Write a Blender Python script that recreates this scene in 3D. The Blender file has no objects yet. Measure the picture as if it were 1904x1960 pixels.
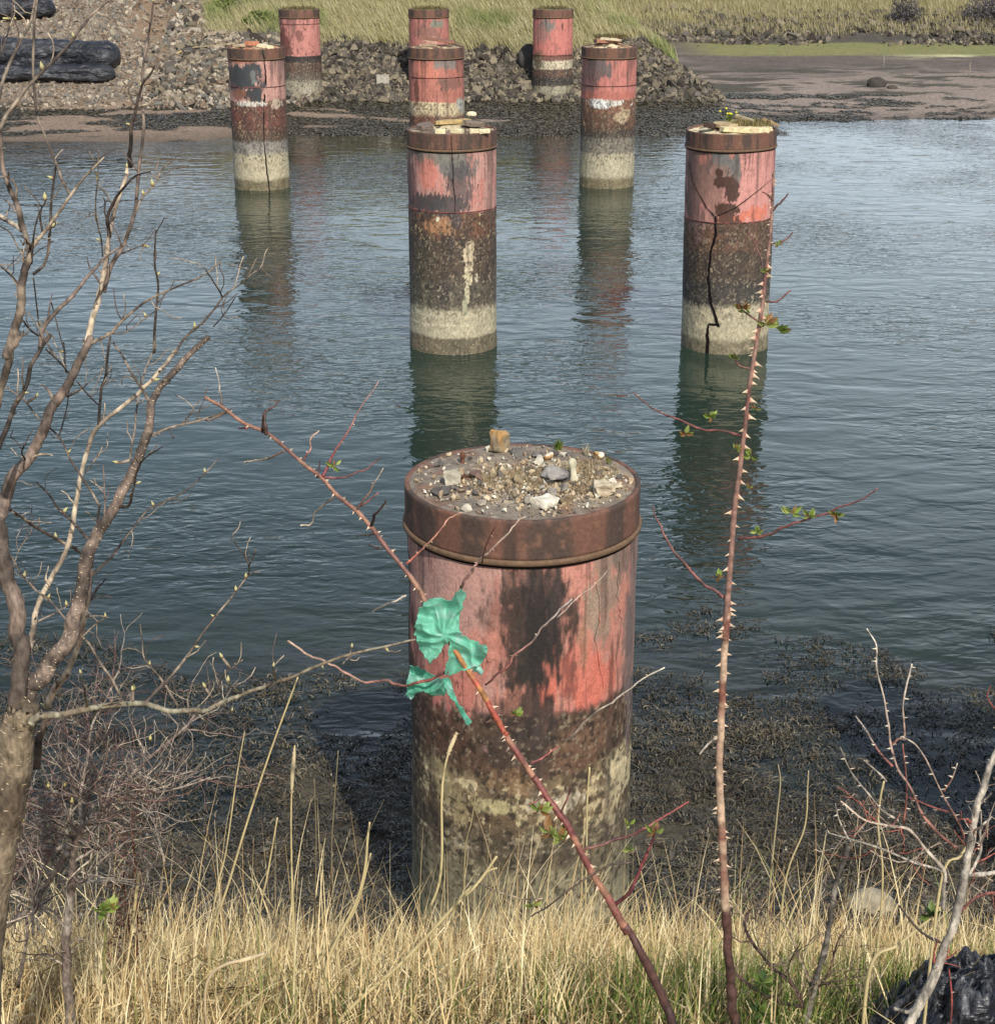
import bpy, bmesh, math, random
import numpy as np
from mathutils import Vector, Matrix

sc = bpy.context.scene
R = math.radians
# ------------------------------------------------------------------ camera
PITCH = R(20.37); CAMZ = 4.716; FP = 3100.0          # focal length in units of a 1904 x 1960 picture
cd = bpy.data.cameras.new('camera'); cam = bpy.data.objects.new('camera', cd)
sc.collection.objects.link(cam); sc.camera = cam
cam.location = (0, 0, CAMZ); cam.rotation_euler = (R(90) - PITCH, 0, 0)
cd.sensor_fit = 'VERTICAL'; cd.sensor_height = 24.0; cd.sensor_width = 24.0
cd.lens = 24.0 * FP / 1960.0; cd.clip_start = 0.05; cd.clip_end = 3000
# ------------------------------------------------------------------ light
SUN_EL = R(43); SUN_AZ = R(17)                        # sun behind the camera and to its right
w = bpy.data.worlds.new("World"); sc.world = w; w.use_nodes = True
nt = w.node_tree; nt.nodes.clear()
sky = nt.nodes.new('ShaderNodeTexSky'); sky.sky_type = 'NISHITA'; sky.sun_disc = False
sky.sun_elevation = SUN_EL; sky.sun_rotation = math.pi - SUN_AZ
sky.air_density = 1.0; sky.dust_density = 1.5; sky.ozone_density = 1.0
bg = nt.nodes.new('ShaderNodeBackground'); bg.inputs['Strength'].default_value = 0.135
wo = nt.nodes.new('ShaderNodeOutputWorld')
tc = nt.nodes.new('ShaderNodeTexCoord'); mp = nt.nodes.new('ShaderNodeMapping')
mp.inputs['Scale'].default_value = (1.2, 1.2, 4.0)
cn = nt.nodes.new('ShaderNodeTexNoise'); cn.inputs['Scale'].default_value = 1.7; cn.inputs['Detail'].default_value = 6
cr = nt.nodes.new('ShaderNodeMapRange'); cr.inputs['From Min'].default_value = 0.36; cr.inputs['From Max'].default_value = 0.62
cr.inputs['To Min'].default_value = 0.45; cr.inputs['To Max'].default_value = 1.0
mx = nt.nodes.new('ShaderNodeMix'); mx.data_type = 'RGBA'
mx.inputs[7].default_value = (10.0, 11.3, 12.6, 1); mx.clamp_factor = True
L = nt.links
# haze and cloud shaped low ahead to brighten water reflections, clear overhead and behind
sx = nt.nodes.new('ShaderNodeSeparateXYZ'); L.new(tc.outputs['Generated'], sx.inputs[0])
def rng_(a, b, c, d):
    q = nt.nodes.new('ShaderNodeMapRange'); q.inputs['From Min'].default_value = a; q.inputs['From Max'].default_value = b; q.inputs['To Min'].default_value = c; q.inputs['To Max'].default_value = d; q.interpolation_type = 'SMOOTHSTEP'; return q
ry = rng_(.1, .9, 0, 1); L.new(sx.outputs['Y'], ry.inputs['Value'])
rx = rng_(-.35, .45, .62, 1.25); L.new(sx.outputs['X'], rx.inputs['Value'])
rz = rng_(.08, .55, 1, .26); L.new(sx.outputs['Z'], rz.inputs['Value'])
def mul(a, b):
    q = nt.nodes.new('ShaderNodeMath'); q.operation = 'MULTIPLY'; L.new(a, q.inputs[0]); L.new(b, q.inputs[1]); q.use_clamp = False; return q.outputs[0]
L.new(tc.outputs['Generated'], mp.inputs['Vector']); L.new(mp.outputs[0], cn.inputs['Vector'])
L.new(cn.outputs[0], cr.inputs['Value']); L.new(mul(mul(mul(cr.outputs[0], rz.outputs[0]), rx.outputs[0]), ry.outputs[0]), mx.inputs[0])
L.new(sky.outputs[0], mx.inputs[6]); L.new(mx.outputs[2], bg.inputs['Color']); L.new(bg.outputs[0], wo.inputs['Surface'])
sd = bpy.data.lights.new('sun', 'SUN'); sd.energy = 4.4; sd.angle = R(0.5); sd.color = (1.0, 0.955, 0.88)
sun = bpy.data.objects.new('sun', sd); sc.collection.objects.link(sun)
to_sun = Vector((math.sin(SUN_AZ) * math.cos(SUN_EL), -math.cos(SUN_AZ) * math.cos(SUN_EL), math.sin(SUN_EL)))
sun.rotation_euler = to_sun.to_track_quat('Z', 'Y').to_euler(); sun.location = (4, -8, 14)
sc.view_settings.view_transform = 'Standard'; sc.view_settings.look = 'None'
sc.view_settings.exposure = 0.0; sc.view_settings.gamma = 1.0
sc.render.resolution_x = 994; sc.render.resolution_y = 1024
sc.render.engine = 'CYCLES'

# ------------------------------------------------------------------ helpers
rnd = random.Random(7); rng = np.random.default_rng(11)
CT, ST = math.cos(PITCH), math.sin(PITCH)
def W(x, y, d):
    """world point at horizontal distance d that the picture shows at (x, y)"""
    a = (x - 952) / FP; b = (980 - y) / FP
    v = Vector((a, CT + b * ST, -ST + b * CT))
    return Vector((0, 0, CAMZ)) + v * (d / v.y)
def proj(X, Y, Z):
    dz = Z - CAMZ; zc = Y * CT - dz * ST; yc = Y * ST + dz * CT
    zc = np.maximum(zc, 0.05)
    return 952 + FP * X / zc, 980 - FP * yc / zc
def srgb(r, g, b):
    return tuple((c / 255 / 12.92 if c <= 10 else ((c / 255 + .055) / 1.055) ** 2.4) for c in (r, g, b))
def A3(r, g, b, k=1.0): return np.array(srgb(r, g, b)) * k
def hash3(i, j, k, s):
    h = (i.astype(np.int64) * 374761393 + j.astype(np.int64) * 668265263 + k.astype(np.int64) * 2147483647 + s * 974634777) & 0xFFFFFFFF
    h = ((h ^ (h >> 13)) * 1274126177) & 0xFFFFFFFF
    h = (h ^ (h >> 16)) & 0xFFFFFFFF
    h = (h * 2246822519) & 0xFFFFFFFF
    return ((h ^ (h >> 15)) & 0xFFFF) / 65535.0
def vnoise(x, y, z, s=0):
    xi, yi, zi = np.floor(x), np.floor(y), np.floor(z)
    fx, fy, fz = x - xi, y - yi, z - zi
    fx = fx * fx * (3 - 2 * fx); fy = fy * fy * (3 - 2 * fy); fz = fz * fz * (3 - 2 * fz)
    def c(a, b, d): return hash3(xi + a, yi + b, zi + d, s)
    x0 = (c(0,0,0)*(1-fx)+c(1,0,0)*fx)*(1-fy) + (c(0,1,0)*(1-fx)+c(1,1,0)*fx)*fy
    x1 = (c(0,0,1)*(1-fx)+c(1,0,1)*fx)*(1-fy) + (c(0,1,1)*(1-fx)+c(1,1,1)*fx)*fy
    return x0 * (1 - fz) + x1 * fz
def fbm(x, y, z, s=0, o=5):
    x = np.asarray(x, float); y = np.asarray(y, float) + x * 0; z = np.asarray(z, float) + x * 0
    t = 0; a = 1; n = 0
    for i in range(o):
        t = t + a * vnoise(x, y, z, s + i * 17); n += a; a *= .55; x = x * 2.03 + 3.1; y = y * 2.03 + 1.7; z = z * 2.03 + .3
    return t / n
def sstep(a, b, x):
    t = np.clip((x - a) / (b - a), 0, 1); return t * t * (3 - 2 * t)
def mix(a, b, t): t = np.asarray(t)[..., None]; return a * (1 - t) + b * t

def link(o, parent=None):
    sc.collection.objects.link(o)
    if parent is not None: o.parent = parent
    return o
def tag(o, label=None, cat=None, group=None, kind=None):
    if label: o['label'] = label
    if cat: o['category'] = cat
    if group: o['group'] = group
    if kind: o['kind'] = kind
    return o
def empty(name, loc=(0, 0, 0), label=None, cat=None, group=None):
    o = bpy.data.objects.new(name, None); o.location = loc; o.empty_display_size = .1; link(o)
    return tag(o, label, cat, group)
def np_mesh(name, V, F, mat, parent=None, col=None, smooth=True, loc=None, attrs=None):
    """V (n,3), F (m,3|4) arrays or list of such arrays"""
    me = bpy.data.meshes.new(name); V = np.asarray(V, dtype=np.float32)
    Fs = F if isinstance(F, list) else [F]; Fs = [np.asarray(f, dtype=np.int32) for f in Fs if len(f)]
    if loc is not None: V = V - np.array(loc, dtype=np.float32)
    q_ = parent
    while q_ is not None: V = V - np.array(q_.matrix_basis.translation, dtype=np.float32); q_ = q_.parent
    me.vertices.add(len(V)); me.vertices.foreach_set('co', V.ravel())
    nl = sum(f.size for f in Fs); npoly = sum(len(f) for f in Fs)
    me.loops.add(nl); me.polygons.add(npoly)
    me.loops.foreach_set('vertex_index', np.concatenate([f.ravel() for f in Fs]))
    tot = np.concatenate([np.full(len(f), f.shape[1], dtype=np.int32) for f in Fs])
    st = np.concatenate([[0], np.cumsum(tot)[:-1]]).astype(np.int32)
    me.polygons.foreach_set('loop_start', st); me.polygons.foreach_set('loop_total', tot)
    me.polygons.foreach_set('use_smooth', np.full(npoly, smooth, dtype=bool))
    if col is not None:
        ca = me.color_attributes.new('col', 'FLOAT_COLOR', 'POINT')
        c4 = np.ones((len(V), 4), dtype=np.float32); c4[:, :3] = col
        ca.data.foreach_set('color', c4.ravel())
    if attrs:
        for k, a in attrs.items():
            at = me.attributes.new(k, 'FLOAT', 'POINT'); at.data.foreach_set('value', np.asarray(a, dtype=np.float32))
    me.update(calc_edges=True); me.validate()
    if mat: me.materials.append(mat)
    o = bpy.data.objects.new(name, me)
    if loc is not None: o.location = loc
    return link(o, parent)

# ---- materials: every one a node tree built from noise and a colour attribute
def mat(name, base=(.5, .5, .5), rough=.8, attr=True, var=.25, scale=30, bump=.0, bscale=60, bdist=.01, spec=.3, metal=0, trans=0, detail=4, stretch=(1,1,1), coat=0):
    m = bpy.data.materials.new(name); m.use_nodes = True; n = m.node_tree; n.nodes.clear(); l = n.links
    out = n.nodes.new('ShaderNodeOutputMaterial'); p = n.nodes.new('ShaderNodeBsdfPrincipled')
    l.new(p.outputs[0], out.inputs[0])
    t = n.nodes.new('ShaderNodeTexCoord'); mp = n.nodes.new('ShaderNodeMapping'); mp.inputs['Scale'].default_value = stretch
    l.new(t.outputs['Object'], mp.inputs['Vector'])
    nz = n.nodes.new('ShaderNodeTexNoise'); nz.inputs['Scale'].default_value = scale; nz.inputs['Detail'].default_value = detail
    l.new(mp.outputs[0], nz.inputs['Vector'])
    mr = n.nodes.new('ShaderNodeMapRange'); mr.inputs['From Min'].default_value = .3; mr.inputs['From Max'].default_value = .7
    mr.inputs['To Min'].default_value = 1 - var; mr.inputs['To Max'].default_value = 1 + var
    l.new(nz.outputs[0], mr.inputs['Value'])
    vm = n.nodes.new('ShaderNodeVectorMath'); vm.operation = 'SCALE'
    if attr:
        a = n.nodes.new('ShaderNodeAttribute'); a.attribute_name = 'col'; l.new(a.outputs['Color'], vm.inputs[0])
    else: vm.inputs[0].default_value = base
    l.new(mr.outputs[0], vm.inputs['Scale']); l.new(vm.outputs[0], p.inputs['Base Color'])
    p.inputs['Roughness'].default_value = rough; p.inputs['Specular IOR Level'].default_value = spec; p.inputs['Metallic'].default_value = metal
    p.inputs['Coat Weight'].default_value = coat
    if name == 'green_film':
        na = n.nodes.new('ShaderNodeTexNoise'); na.inputs['Scale'].default_value = 28; l.new(mp.outputs[0], na.inputs['Vector'])
        ma = n.nodes.new('ShaderNodeMapRange'); ma.inputs['From Min'].default_value = .35; ma.inputs['From Max'].default_value = .65; ma.inputs['To Min'].default_value = .98; ma.inputs['To Max'].default_value = .5
        l.new(na.outputs[0], ma.inputs['Value']); l.new(ma.outputs[0], p.inputs['Alpha'])
    if bump:
        nb = n.nodes.new('ShaderNodeTexNoise'); nb.inputs['Scale'].default_value = bscale; nb.inputs['Detail'].default_value = 5
        l.new(mp.outputs[0], nb.inputs['Vector'])
        b = n.nodes.new('ShaderNodeBump'); b.inputs['Strength'].default_value = bump; b.inputs['Distance'].default_value = bdist
        l.new(nb.outputs[0], b.inputs['Height']); l.new(b.outputs[0], p.inputs['Normal'])
        if name == 'pile_steel':
            ad = n.nodes.new('ShaderNodeMath'); ad.operation = 'MULTIPLY_ADD'; ad.inputs[1].default_value = 1.6; l.new(a.outputs['Fac'], ad.inputs[0]); l.new(nb.outputs[0], ad.inputs[2]); l.new(ad.outputs[0], b.inputs['Height'])
    if trans:
        td = n.nodes.new('ShaderNodeBsdfTranslucent'); ms = n.nodes.new('ShaderNodeMixShader'); ms.inputs[0].default_value = trans
        l.new(vm.outputs[0], td.inputs['Color']); l.new(p.outputs[0], ms.inputs[1]); l.new(td.outputs[0], ms.inputs[2]); l.new(ms.outputs[0], out.inputs[0])
    return m
M = {}
M['ground'] = mat('ground', rough=.9, var=.35, scale=14, bump=.8, bscale=22, bdist=.04, detail=8)
M['pile'] = mat('pile_steel', rough=.62, var=.16, scale=90, bump=.35, bscale=70, bdist=.006, spec=.35, detail=6)
M['cap'] = mat('cap_steel', rough=.75, var=.2, scale=60, bump=.3, bscale=80, bdist=.004)
M['crack'] = mat('crack_and_shade_dark', base=(.012, .01, .01), attr=False, rough=1, spec=0)
M['rock'] = mat('rock', rough=.9, var=.3, scale=25, bump=.5, bscale=30, bdist=.01)
M['grass'] = mat('dry_grass', rough=.7, var=.15, scale=20, trans=.25, spec=.2)
M['weed'] = mat('seaweed', rough=.36, var=.4, scale=40, spec=.4)
M['bark'] = mat('bark', rough=.8, var=.55, scale=150, bump=.9, bscale=170, bdist=.003, stretch=(1, 1, .5), detail=5)
M['rose'] = mat('rose_bark', rough=.55, var=.45, scale=90, bump=.3, bscale=150, bdist=.001, spec=.4, detail=5)
M['leaf'] = mat('leaf', rough=.5, var=.25, scale=150, trans=.3)
M['bud'] = mat('bud', rough=.6, var=.2, scale=200, trans=.15)
M['film'] = mat('green_film', rough=.42, var=.12, scale=50, trans=.4, spec=.5, bump=.2, bscale=60, bdist=.004)
M['black'] = mat('black_film', base=(.018, .019, .023), attr=False, rough=.34, var=.5, scale=14, spec=.5, bump=1.0, bscale=14, bdist=.06)
M['tarp'] = mat('tarp', rough=.4, var=.4, scale=18, spec=.45, bump=1.0, bscale=14, bdist=.06, stretch=(.4, 1, 1))
M['wood'] = mat('wood', rough=.85, var=.3, scale=30, bump=.4, bscale=50, bdist=.004, stretch=(1, 8, 1))

# ---- tubes
def catmull(P, n=4):
    P = [np.array(p, float) for p in P]
    if len(P) < 3: return np.array([P[0] + (P[-1] - P[0]) * t for t in np.linspace(0, 1, n + 1)])
    out = []
    for i in range(len(P) - 1):
        p0 = P[i - 1] if i else 2 * P[0] - P[1]; p1 = P[i]; p2 = P[i + 1]; p3 = P[i + 2] if i + 2 < len(P) else 2 * P[-1] - P[-2]
        for k in range(n):
            t = k / n
            out.append(.5 * (2 * p1 + (p2 - p0) * t + (2 * p0 - 5 * p1 + 4 * p2 - p3) * t * t + (3 * p1 - p0 - 3 * p2 + p3) * t ** 3))
    out.append(P[-1]); return np.array(out)
class MB:
    def __init__(s): s.V = []; s.Q = []; s.T = []; s.C = []; s.n = 0
    def add(s, V, Q=None, T=None, C=None):
        V = np.asarray(V, float)
        if Q is not None and len(Q): s.Q.append(np.asarray(Q) + s.n)
        if T is not None and len(T): s.T.append(np.asarray(T) + s.n)
        c = np.zeros((len(V), 3)) + (np.array([.5, .5, .5]) if C is None else np.asarray(C)); s.C.append(c)
        s.V.append(V); s.n += len(V)
    def tube(s, P, r, sides=6, col=None, jitter=0):
        P = np.asarray(P, float); r = np.broadcast_to(np.asarray(r, float), (len(P),)).copy()
        d = np.gradient(P, axis=0); d /= np.maximum(np.linalg.norm(d, axis=1), 1e-9)[:, None]
        up = np.array([.31, .87, .37]); a = np.cross(d, up); a /= np.maximum(np.linalg.norm(a, axis=1), 1e-6)[:, None]; b = np.cross(d, a)
        th = np.linspace(0, 2 * np.pi, sides, endpoint=False)
        rr = r[:, None] * (1 + jitter * (rng.random((len(P), sides)) - .5))
        V = P[:, None, :] + rr[..., None] * (np.cos(th)[None, :, None] * a[:, None, :] + np.sin(th)[None, :, None] * b[:, None, :])
        n = len(P); i = np.arange(n - 1)[:, None] * sides; j = np.arange(sides)[None]; j2 = (j + 1) % sides
        Q = np.stack([i + j, i + j2, i + sides + j2, i + sides + j], -1).reshape(-1, 4)
        V = np.concatenate([V.reshape(-1, 3), P[:1], P[-1:] + d[-1:] * r[-1] * .6]); k = n * sides
        T = [(k, (q + 1) % sides, q) for q in range(sides)] + [(k + 1, (n - 1) * sides + q, (n - 1) * sides + (q + 1) % sides) for q in range(sides)]
        C = None
        if col is not None:
            c = np.asarray(col)
            C = np.concatenate([np.repeat(c, sides, 0), c[:1], c[-1:]]) if c.ndim == 2 else c
        s.add(V, Q, T, C)
    def box(s, c, sx, sy, sz, rot=None, col=None, jit=0):
        v = np.array([(x, y, z) for x in (-.5, .5) for y in (-.5, .5) for z in (-.5, .5)]) * (sx, sy, sz)
        v = v + (rng.random(v.shape) - .5) * jit
        if rot is not None: v = v @ np.array(Matrix(rot)).T
        s.add(v + np.array(c), Q=[(0,1,3,2),(4,6,7,5),(0,4,5,1),(2,3,7,6),(0,2,6,4),(1,5,7,3)], C=col)
    def build(s, name, m, parent=None, smooth=True, loc=None):
        F = []
        if s.Q: F.append(np.concatenate(s.Q))
        if s.T: F.append(np.concatenate(s.T))
        return np_mesh(name, np.concatenate(s.V), F, m, parent, np.concatenate(s.C), smooth, loc)

# ---- rocks: convex hulls of random points, bevelled a little
def hull(seed, n=16, flat=.7, sub=True):
    r = np.random.default_rng(seed); P = r.normal(size=(n, 3)); P /= np.linalg.norm(P, axis=1)[:, None]
    P *= (.75 + .25 * r.random((n, 1))); P *= (1, .75 + .25 * r.random(), flat)
    bm = bmesh.new(); vs = [bm.verts.new(p) for p in P]
    res = bmesh.ops.convex_hull(bm, input=vs)
    bmesh.ops.delete(bm, geom=[g for g in res['geom_interior'] if isinstance(g, bmesh.types.BMVert)], context='VERTS')
    if sub:
        bmesh.ops.bevel(bm, geom=list(bm.edges), offset=.06, segments=1, affect='EDGES', profile=.6)
        bmesh.ops.triangulate(bm, faces=list(bm.faces))
    bm.verts.ensure_lookup_table()
    V = np.array([v.co[:] for v in bm.verts]); 
    for i, v in enumerate(bm.verts): v.index = i
    bmesh.ops.triangulate(bm, faces=list(bm.faces))
    T = np.array([[v.index for v in f.verts] for f in bm.faces]); bm.free()
    return V, T
HULLS = [hull(100 + i, n=rnd.choice((10, 13, 16)), flat=rnd.uniform(.5, .9)) for i in range(14)]
def boxy(seed):
    r = np.random.default_rng(seed); P = np.array([(a, b, c) for a in (-1, 1) for b in (-1, 1) for c in (-1, 1)]) * (.72, .66, .72) + r.normal(0, .10, (8, 3))
    bm = bmesh.new(); vs = [bm.verts.new(p) for p in P]; bmesh.ops.convex_hull(bm, input=vs); bmesh.ops.bevel(bm, geom=list(bm.edges), offset=.08, segments=1, affect='EDGES', profile=.6); bmesh.ops.triangulate(bm, faces=list(bm.faces))
    for i, v in enumerate(bm.verts): v.index = i
    V = np.array([v.co[:] for v in bm.verts]); T = np.array([[v.index for v in f.verts] for f in bm.faces]); bm.free(); return V, T
HULLS[3] = boxy(41); HULLS[11] = boxy(42)
HULL_LO = [hull(300 + i, n=9, flat=rnd.uniform(.5, .9), sub=False) for i in range(14)]
def rotm(rx, ry, rz): return np.array((Matrix.Rotation(rz, 3, 'Z') @ Matrix.Rotation(ry, 3, 'Y') @ Matrix.Rotation(rx, 3, 'X')))
def rock_col(r, kind=0):
    g = r.uniform(.8, 1.2)
    pal = [A3(128, 122, 110), A3(105, 100, 94), A3(150, 142, 124), A3(90, 84, 76), A3(165, 150, 125), A3(120, 105, 88)]
    return pal[int(r.integers(len(pal)))] * g
# ================================================================== GROUND
def smin(a, b, k=.3):
    h = np.clip(.5 + .5 * (b - a) / k, 0, 1); return b * (1 - h) + a * h - k * h * (1 - h)
def ground(x, y):
    x = np.asarray(x, float); y = np.asarray(y, float); x, y = np.broadcast_arrays(x, y)
    n1 = fbm(x * .35, y * .35, 0, 5) - .5; n2 = fbm(x * 1.7, y * 1.7, 0, 9, 4) - .5
    near = np.interp(y, [-30, 0, 1.6, 2.4, 3, 4, 5, 6, 7, 8, 9, 10, 12, 15, 20, 60],
                        [3.4, 3.15, 3.0, 2.72, 2.38, 1.72, 1.06, .46, .13, .0, -.045, -.10, -.36, -.9, -1.5, -1.5])
    near = near + n1 * .15 * sstep(12, 9, y) + n2 * .14 * sstep(11.5, 9, y)
    wl = np.interp(x, [-16, -9, 0, 5, 7, 12, 25], [37.0, 37.2, 38.0, 38.6, 39.6, 40.1, 40.3]) + n1 * 1.2
    q = y - wl                                            # metres beyond the far waterline
    beach = np.interp(q, [-25, -10, -4, 0, 3.2, 6, 14, 18, 40], [-1.5, -1.5, -.5, 0, .27, .32, .4, .48, .6])
    A = np.interp(y, [20, 40.6, 41.2, 43.2, 46.8, 60, 700], [-1, .2, .4, 1.36, 2.75, 3.1, 3.3])       # rubble and grass bank
    Al = np.interp(y, [20, 39.8, 47.5, 60, 700], [-1, .25, 2.55, 3.1, 3.3])
    A = A + (Al - A) * sstep(-4.2, -7.2, x + n1 * 2)
    side = .15 + (6.1 + (y - 41.5) * -.16 - x + n1 * 1.2) * .75
    A = smin(A, side, .5)
    B = np.interp(y, [20, 57.2, 58, 60.6, 68, 80, 700], [-1, .35, .5, 1.05, 1.6, 2.9, 3.3])
    far = np.maximum(beach, np.maximum(A, B)) + n2 * .08 * sstep(36, 40, y) + n1 * .1 * sstep(40, 44, y)
    far = far + sstep(700, 100, np.abs(x)) * 0
    return np.where(y < 22, near, far)
def grow(a, b, s, g, end):
    out = [b];
    while out[-1] < end: s *= g; out.append(out[-1] + s)
    return out[1:]
xs = np.arange(-21, 21.01, .12); gr = np.array(grow(0, 21, .12, 1.25, 500)); xs = np.concatenate([-gr[::-1], xs, gr])
ys = np.concatenate([[-300, -120, -50, -20, -10, -5, -2], np.arange(0, 12.5, .06), np.arange(12.6, 36, .35), np.arange(36, 68, .1), np.array(grow(0, 67.9, .1, 1.2, 900))])
GX, GY = np.meshgrid(xs, ys); GZ = ground(GX, GY)
PX, PY = proj(GX, GY, GZ)
def grid_faces(ny, nx):
    i = np.arange(ny - 1)[:, None] * nx; j = np.arange(nx - 1)[None]
    return np.stack([i + j, i + j + 1, i + nx + j + 1, i + nx + j], -1).reshape(-1, 4)
def zones(X, Y, Z, PX, PY):
    """colour of the ground, by place"""
    f1 = fbm(X * .9, Y * .9, 0, 21); f2 = fbm(X * 4, Y * 4, 0, 31); f3 = fbm(X * .5, Y * 1.6, 0, 41, 5); f4 = fbm(X * 13, Y * 13, 0, 51, 3)
    mud = mix(A3(66, 60, 48), A3(90, 82, 66), fbm(X * 9, Y * 9, 0, 33, 3))
    straw = mix(A3(130, 108, 72), A3(96, 80, 52), f2)
    near = mix(mud, straw, sstep(6.1, 5.2, Y + (f1 - .5) * 1.2))
    bed = mix(A3(70, 78, 58), A3(96, 96, 74), f1)
    sand = mix(A3(126, 112, 100), A3(146, 132, 120), f2)
    sandl = mix(A3(124, 106, 90), A3(142, 124, 106), f2)
    weed = mix(A3(64, 60, 50), A3(88, 82, 68), f4)
    q = mix(sand, sandl, sstep(2, -4, X))
    dark = np.clip(sstep(.50, .56, f3 + .16 * sstep(9.5, 2, np.abs(X - 1)) + .10 * sstep(45, 40, Y) * sstep(11, 6, X) - .10 * sstep(9, 15, X) - .035), 0, 1)
    dark = np.maximum(dark, sstep(.60, .66, fbm(X * 1.3, Y * 3.2, 0, 43, 5)) * (X > 4) * .9); dark = np.maximum(dark, sstep(230, 240, PY) * sstep(620, 500, PX) * sstep(.42, .5, f3))
    q = mix(q, weed, dark)
    q = mix(q, mix(A3(84, 74, 66), A3(110, 98, 88), f2), sstep(150, 118, PY + 60 * (f3 - .5)) * sstep(4, 7, X))      # darker firm mud at the back of the bay
    green = sstep(109, 103, PY + 10 * (f3 - .5)) * sstep(70, 78, PY) * sstep(5.5, 7.5, X)
    q = mix(q, A3(190, 184, 140), sstep(101, 105, PY + 4 * (f3 - .5)) * sstep(116, 111, PY) * sstep(.45, .6, f3) * sstep(11, 15, X))
    q = mix(q, mix(A3(112, 112, 66), A3(134, 130, 82), f2), green)
    rub = mix(A3(60, 56, 50), A3(92, 86, 76), f2)
    grass = mix(A3(136, 128, 72), A3(112, 112, 62), f1)
    path = mix(A3(138, 112, 86), A3(120, 98, 76), f2)
    bank = mix(rub, grass, sstep(42.9, 43.5, Y + (f1 - .5) * .8))
    shin = mix(A3(112, 102, 90), A3(140, 126, 110), f4)
    leftm = sstep(-4.3, -5.4, X + (f1 - .5) * 1.5)
    bank = mix(bank, shin, leftm)
    bank = mix(bank, path, leftm * sstep(225, 275, PX + 90 * (f2 - .5) + 80 * (f1 - .5)) * sstep(345, 295, PX + 80 * (f1 - .5) + 60 * (f4 - .5)) * sstep(120, 60, PY + 60 * (f2 - .5)) * .8)
    back = mix(grass, A3(140, 126, 84), f1)
    back = mix(rub, back, sstep(59.6, 61.2, Y + (f1 - .5) * 3))
    hi = np.where(Y < 43.6, sstep(.33, .43, Z + (f1 - .5) * .1), sstep(.62, .8, Z + (f1 - .5) * .2)) * (Y > 39)
    farc = mix(q, bank, hi * (X < 7.5) * (Y < 57)); farc = mix(farc, bank, (Y > 57) * (X < 4.5)); farc = mix(farc, back, sstep(57.2, 58, Y) * (X >= 4.5))
    farc = mix(farc, q * .55, sstep(.1, .0, Z) * .8)
    c = np.where((Y < 20)[..., None], near, farc); c = np.where((Z < -.15)[..., None], bed, c)
    return c
GC = zones(GX, GY, GZ, PX, PY)
g = np_mesh('ground', np.stack([GX, GY, GZ], -1).reshape(-1, 3), grid_faces(len(ys), len(xs)), M['ground'], col=GC.reshape(-1, 3))
tag(g, kind='structure')

# ================================================================== WATER
yw0, yw1 = np.searchsorted(ys, 7.0), np.searchsorted(ys, 60.0)
WXX, WYY = GX[yw0:yw1], GY[yw0:yw1]; depth = np.maximum(0, -GZ[yw0:yw1])
wm = bpy.data.materials.new('water'); wm.use_nodes = True; n = wm.node_tree; n.nodes.clear(); l = n.links
out = n.nodes.new('ShaderNodeOutputMaterial')
def node(t, **k):
    o = n.nodes.new(t)
    for a, v in k.items(): setattr(o, a, v)
    return o
tcw = node('ShaderNodeTexCoord')
def wave(scale, sx, sy, rot, detail, dist=0.0):
    m_ = node('ShaderNodeMapping'); m_.inputs['Rotation'].default_value = (0, 0, R(rot)); m_.inputs['Scale'].default_value = (sx, sy, 1)
    z_ = node('ShaderNodeTexNoise'); z_.inputs['Scale'].default_value = scale; z_.inputs['Detail'].default_value = detail; z_.inputs['Distortion'].default_value = dist
    l.new(tcw.outputs['Object'], m_.inputs['Vector']); l.new(m_.outputs[0], z_.inputs['Vector']); return z_
w1 = wave(7.5, .8, 1.5, -16, 1.6, .6); w2 = wave(2.2, .7, 1.3, 14, 1.5, .6); w3 = wave(.22, 1, 1, 0, 3)
# patches of calmer and rougher water
cal = node('ShaderNodeMapRange'); cal.inputs['From Min'].default_value = .40; cal.inputs['From Max'].default_value = .60; cal.inputs['To Min'].default_value = .18; cal.inputs['To Max'].default_value = 1.15
l.new(w3.outputs[0], cal.inputs['Value'])
b1 = node('ShaderNodeBump'); b1.inputs['Distance'].default_value = .0145; l.new(w1.outputs[0], b1.inputs['Height']); l.new(cal.outputs[0], b1.inputs['Strength'])
b2 = node('ShaderNodeBump'); b2.inputs['Distance'].default_value = .024; b2.inputs['Strength'].default_value = .8
l.new(w2.outputs[0], b2.inputs['Height']); l.new(b1.outputs[0], b2.inputs['Normal'])
fr = node('ShaderNodeFresnel'); fr.inputs['IOR'].default_value = 1.33; l.new(b2.outputs[0], fr.inputs['Normal'])
gl = node('ShaderNodeBsdfGlossy'); gl.inputs['Roughness'].default_value = .0; gl.inputs['Color'].default_value = (1, 1, 1, 1); l.new(b2.outputs[0], gl.inputs['Normal'])
at = node('ShaderNodeAttribute'); at.attribute_name = 'depth'
m1 = node('ShaderNodeMath', operation='MULTIPLY'); m1.inputs[1].default_value = -3.2; l.new(at.outputs['Fac'], m1.inputs[0])
m2 = node('ShaderNodeMath', operation='EXPONENT'); l.new(m1.outputs[0], m2.inputs[0])     # share of the bottom still seen
tr = node('ShaderNodeBsdfTransparent'); tr.inputs['Color'].default_value = (.72, .78, .72, 1)
df = node('ShaderNodeBsdfDiffuse'); df.inputs['Color'].default_value = (*srgb(34, 51, 42), 1)
ms = node('ShaderNodeMixShader'); l.new(m2.outputs[0], ms.inputs[0]); l.new(df.outputs[0], ms.inputs[1]); l.new(tr.outputs[0], ms.inputs[2])
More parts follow.
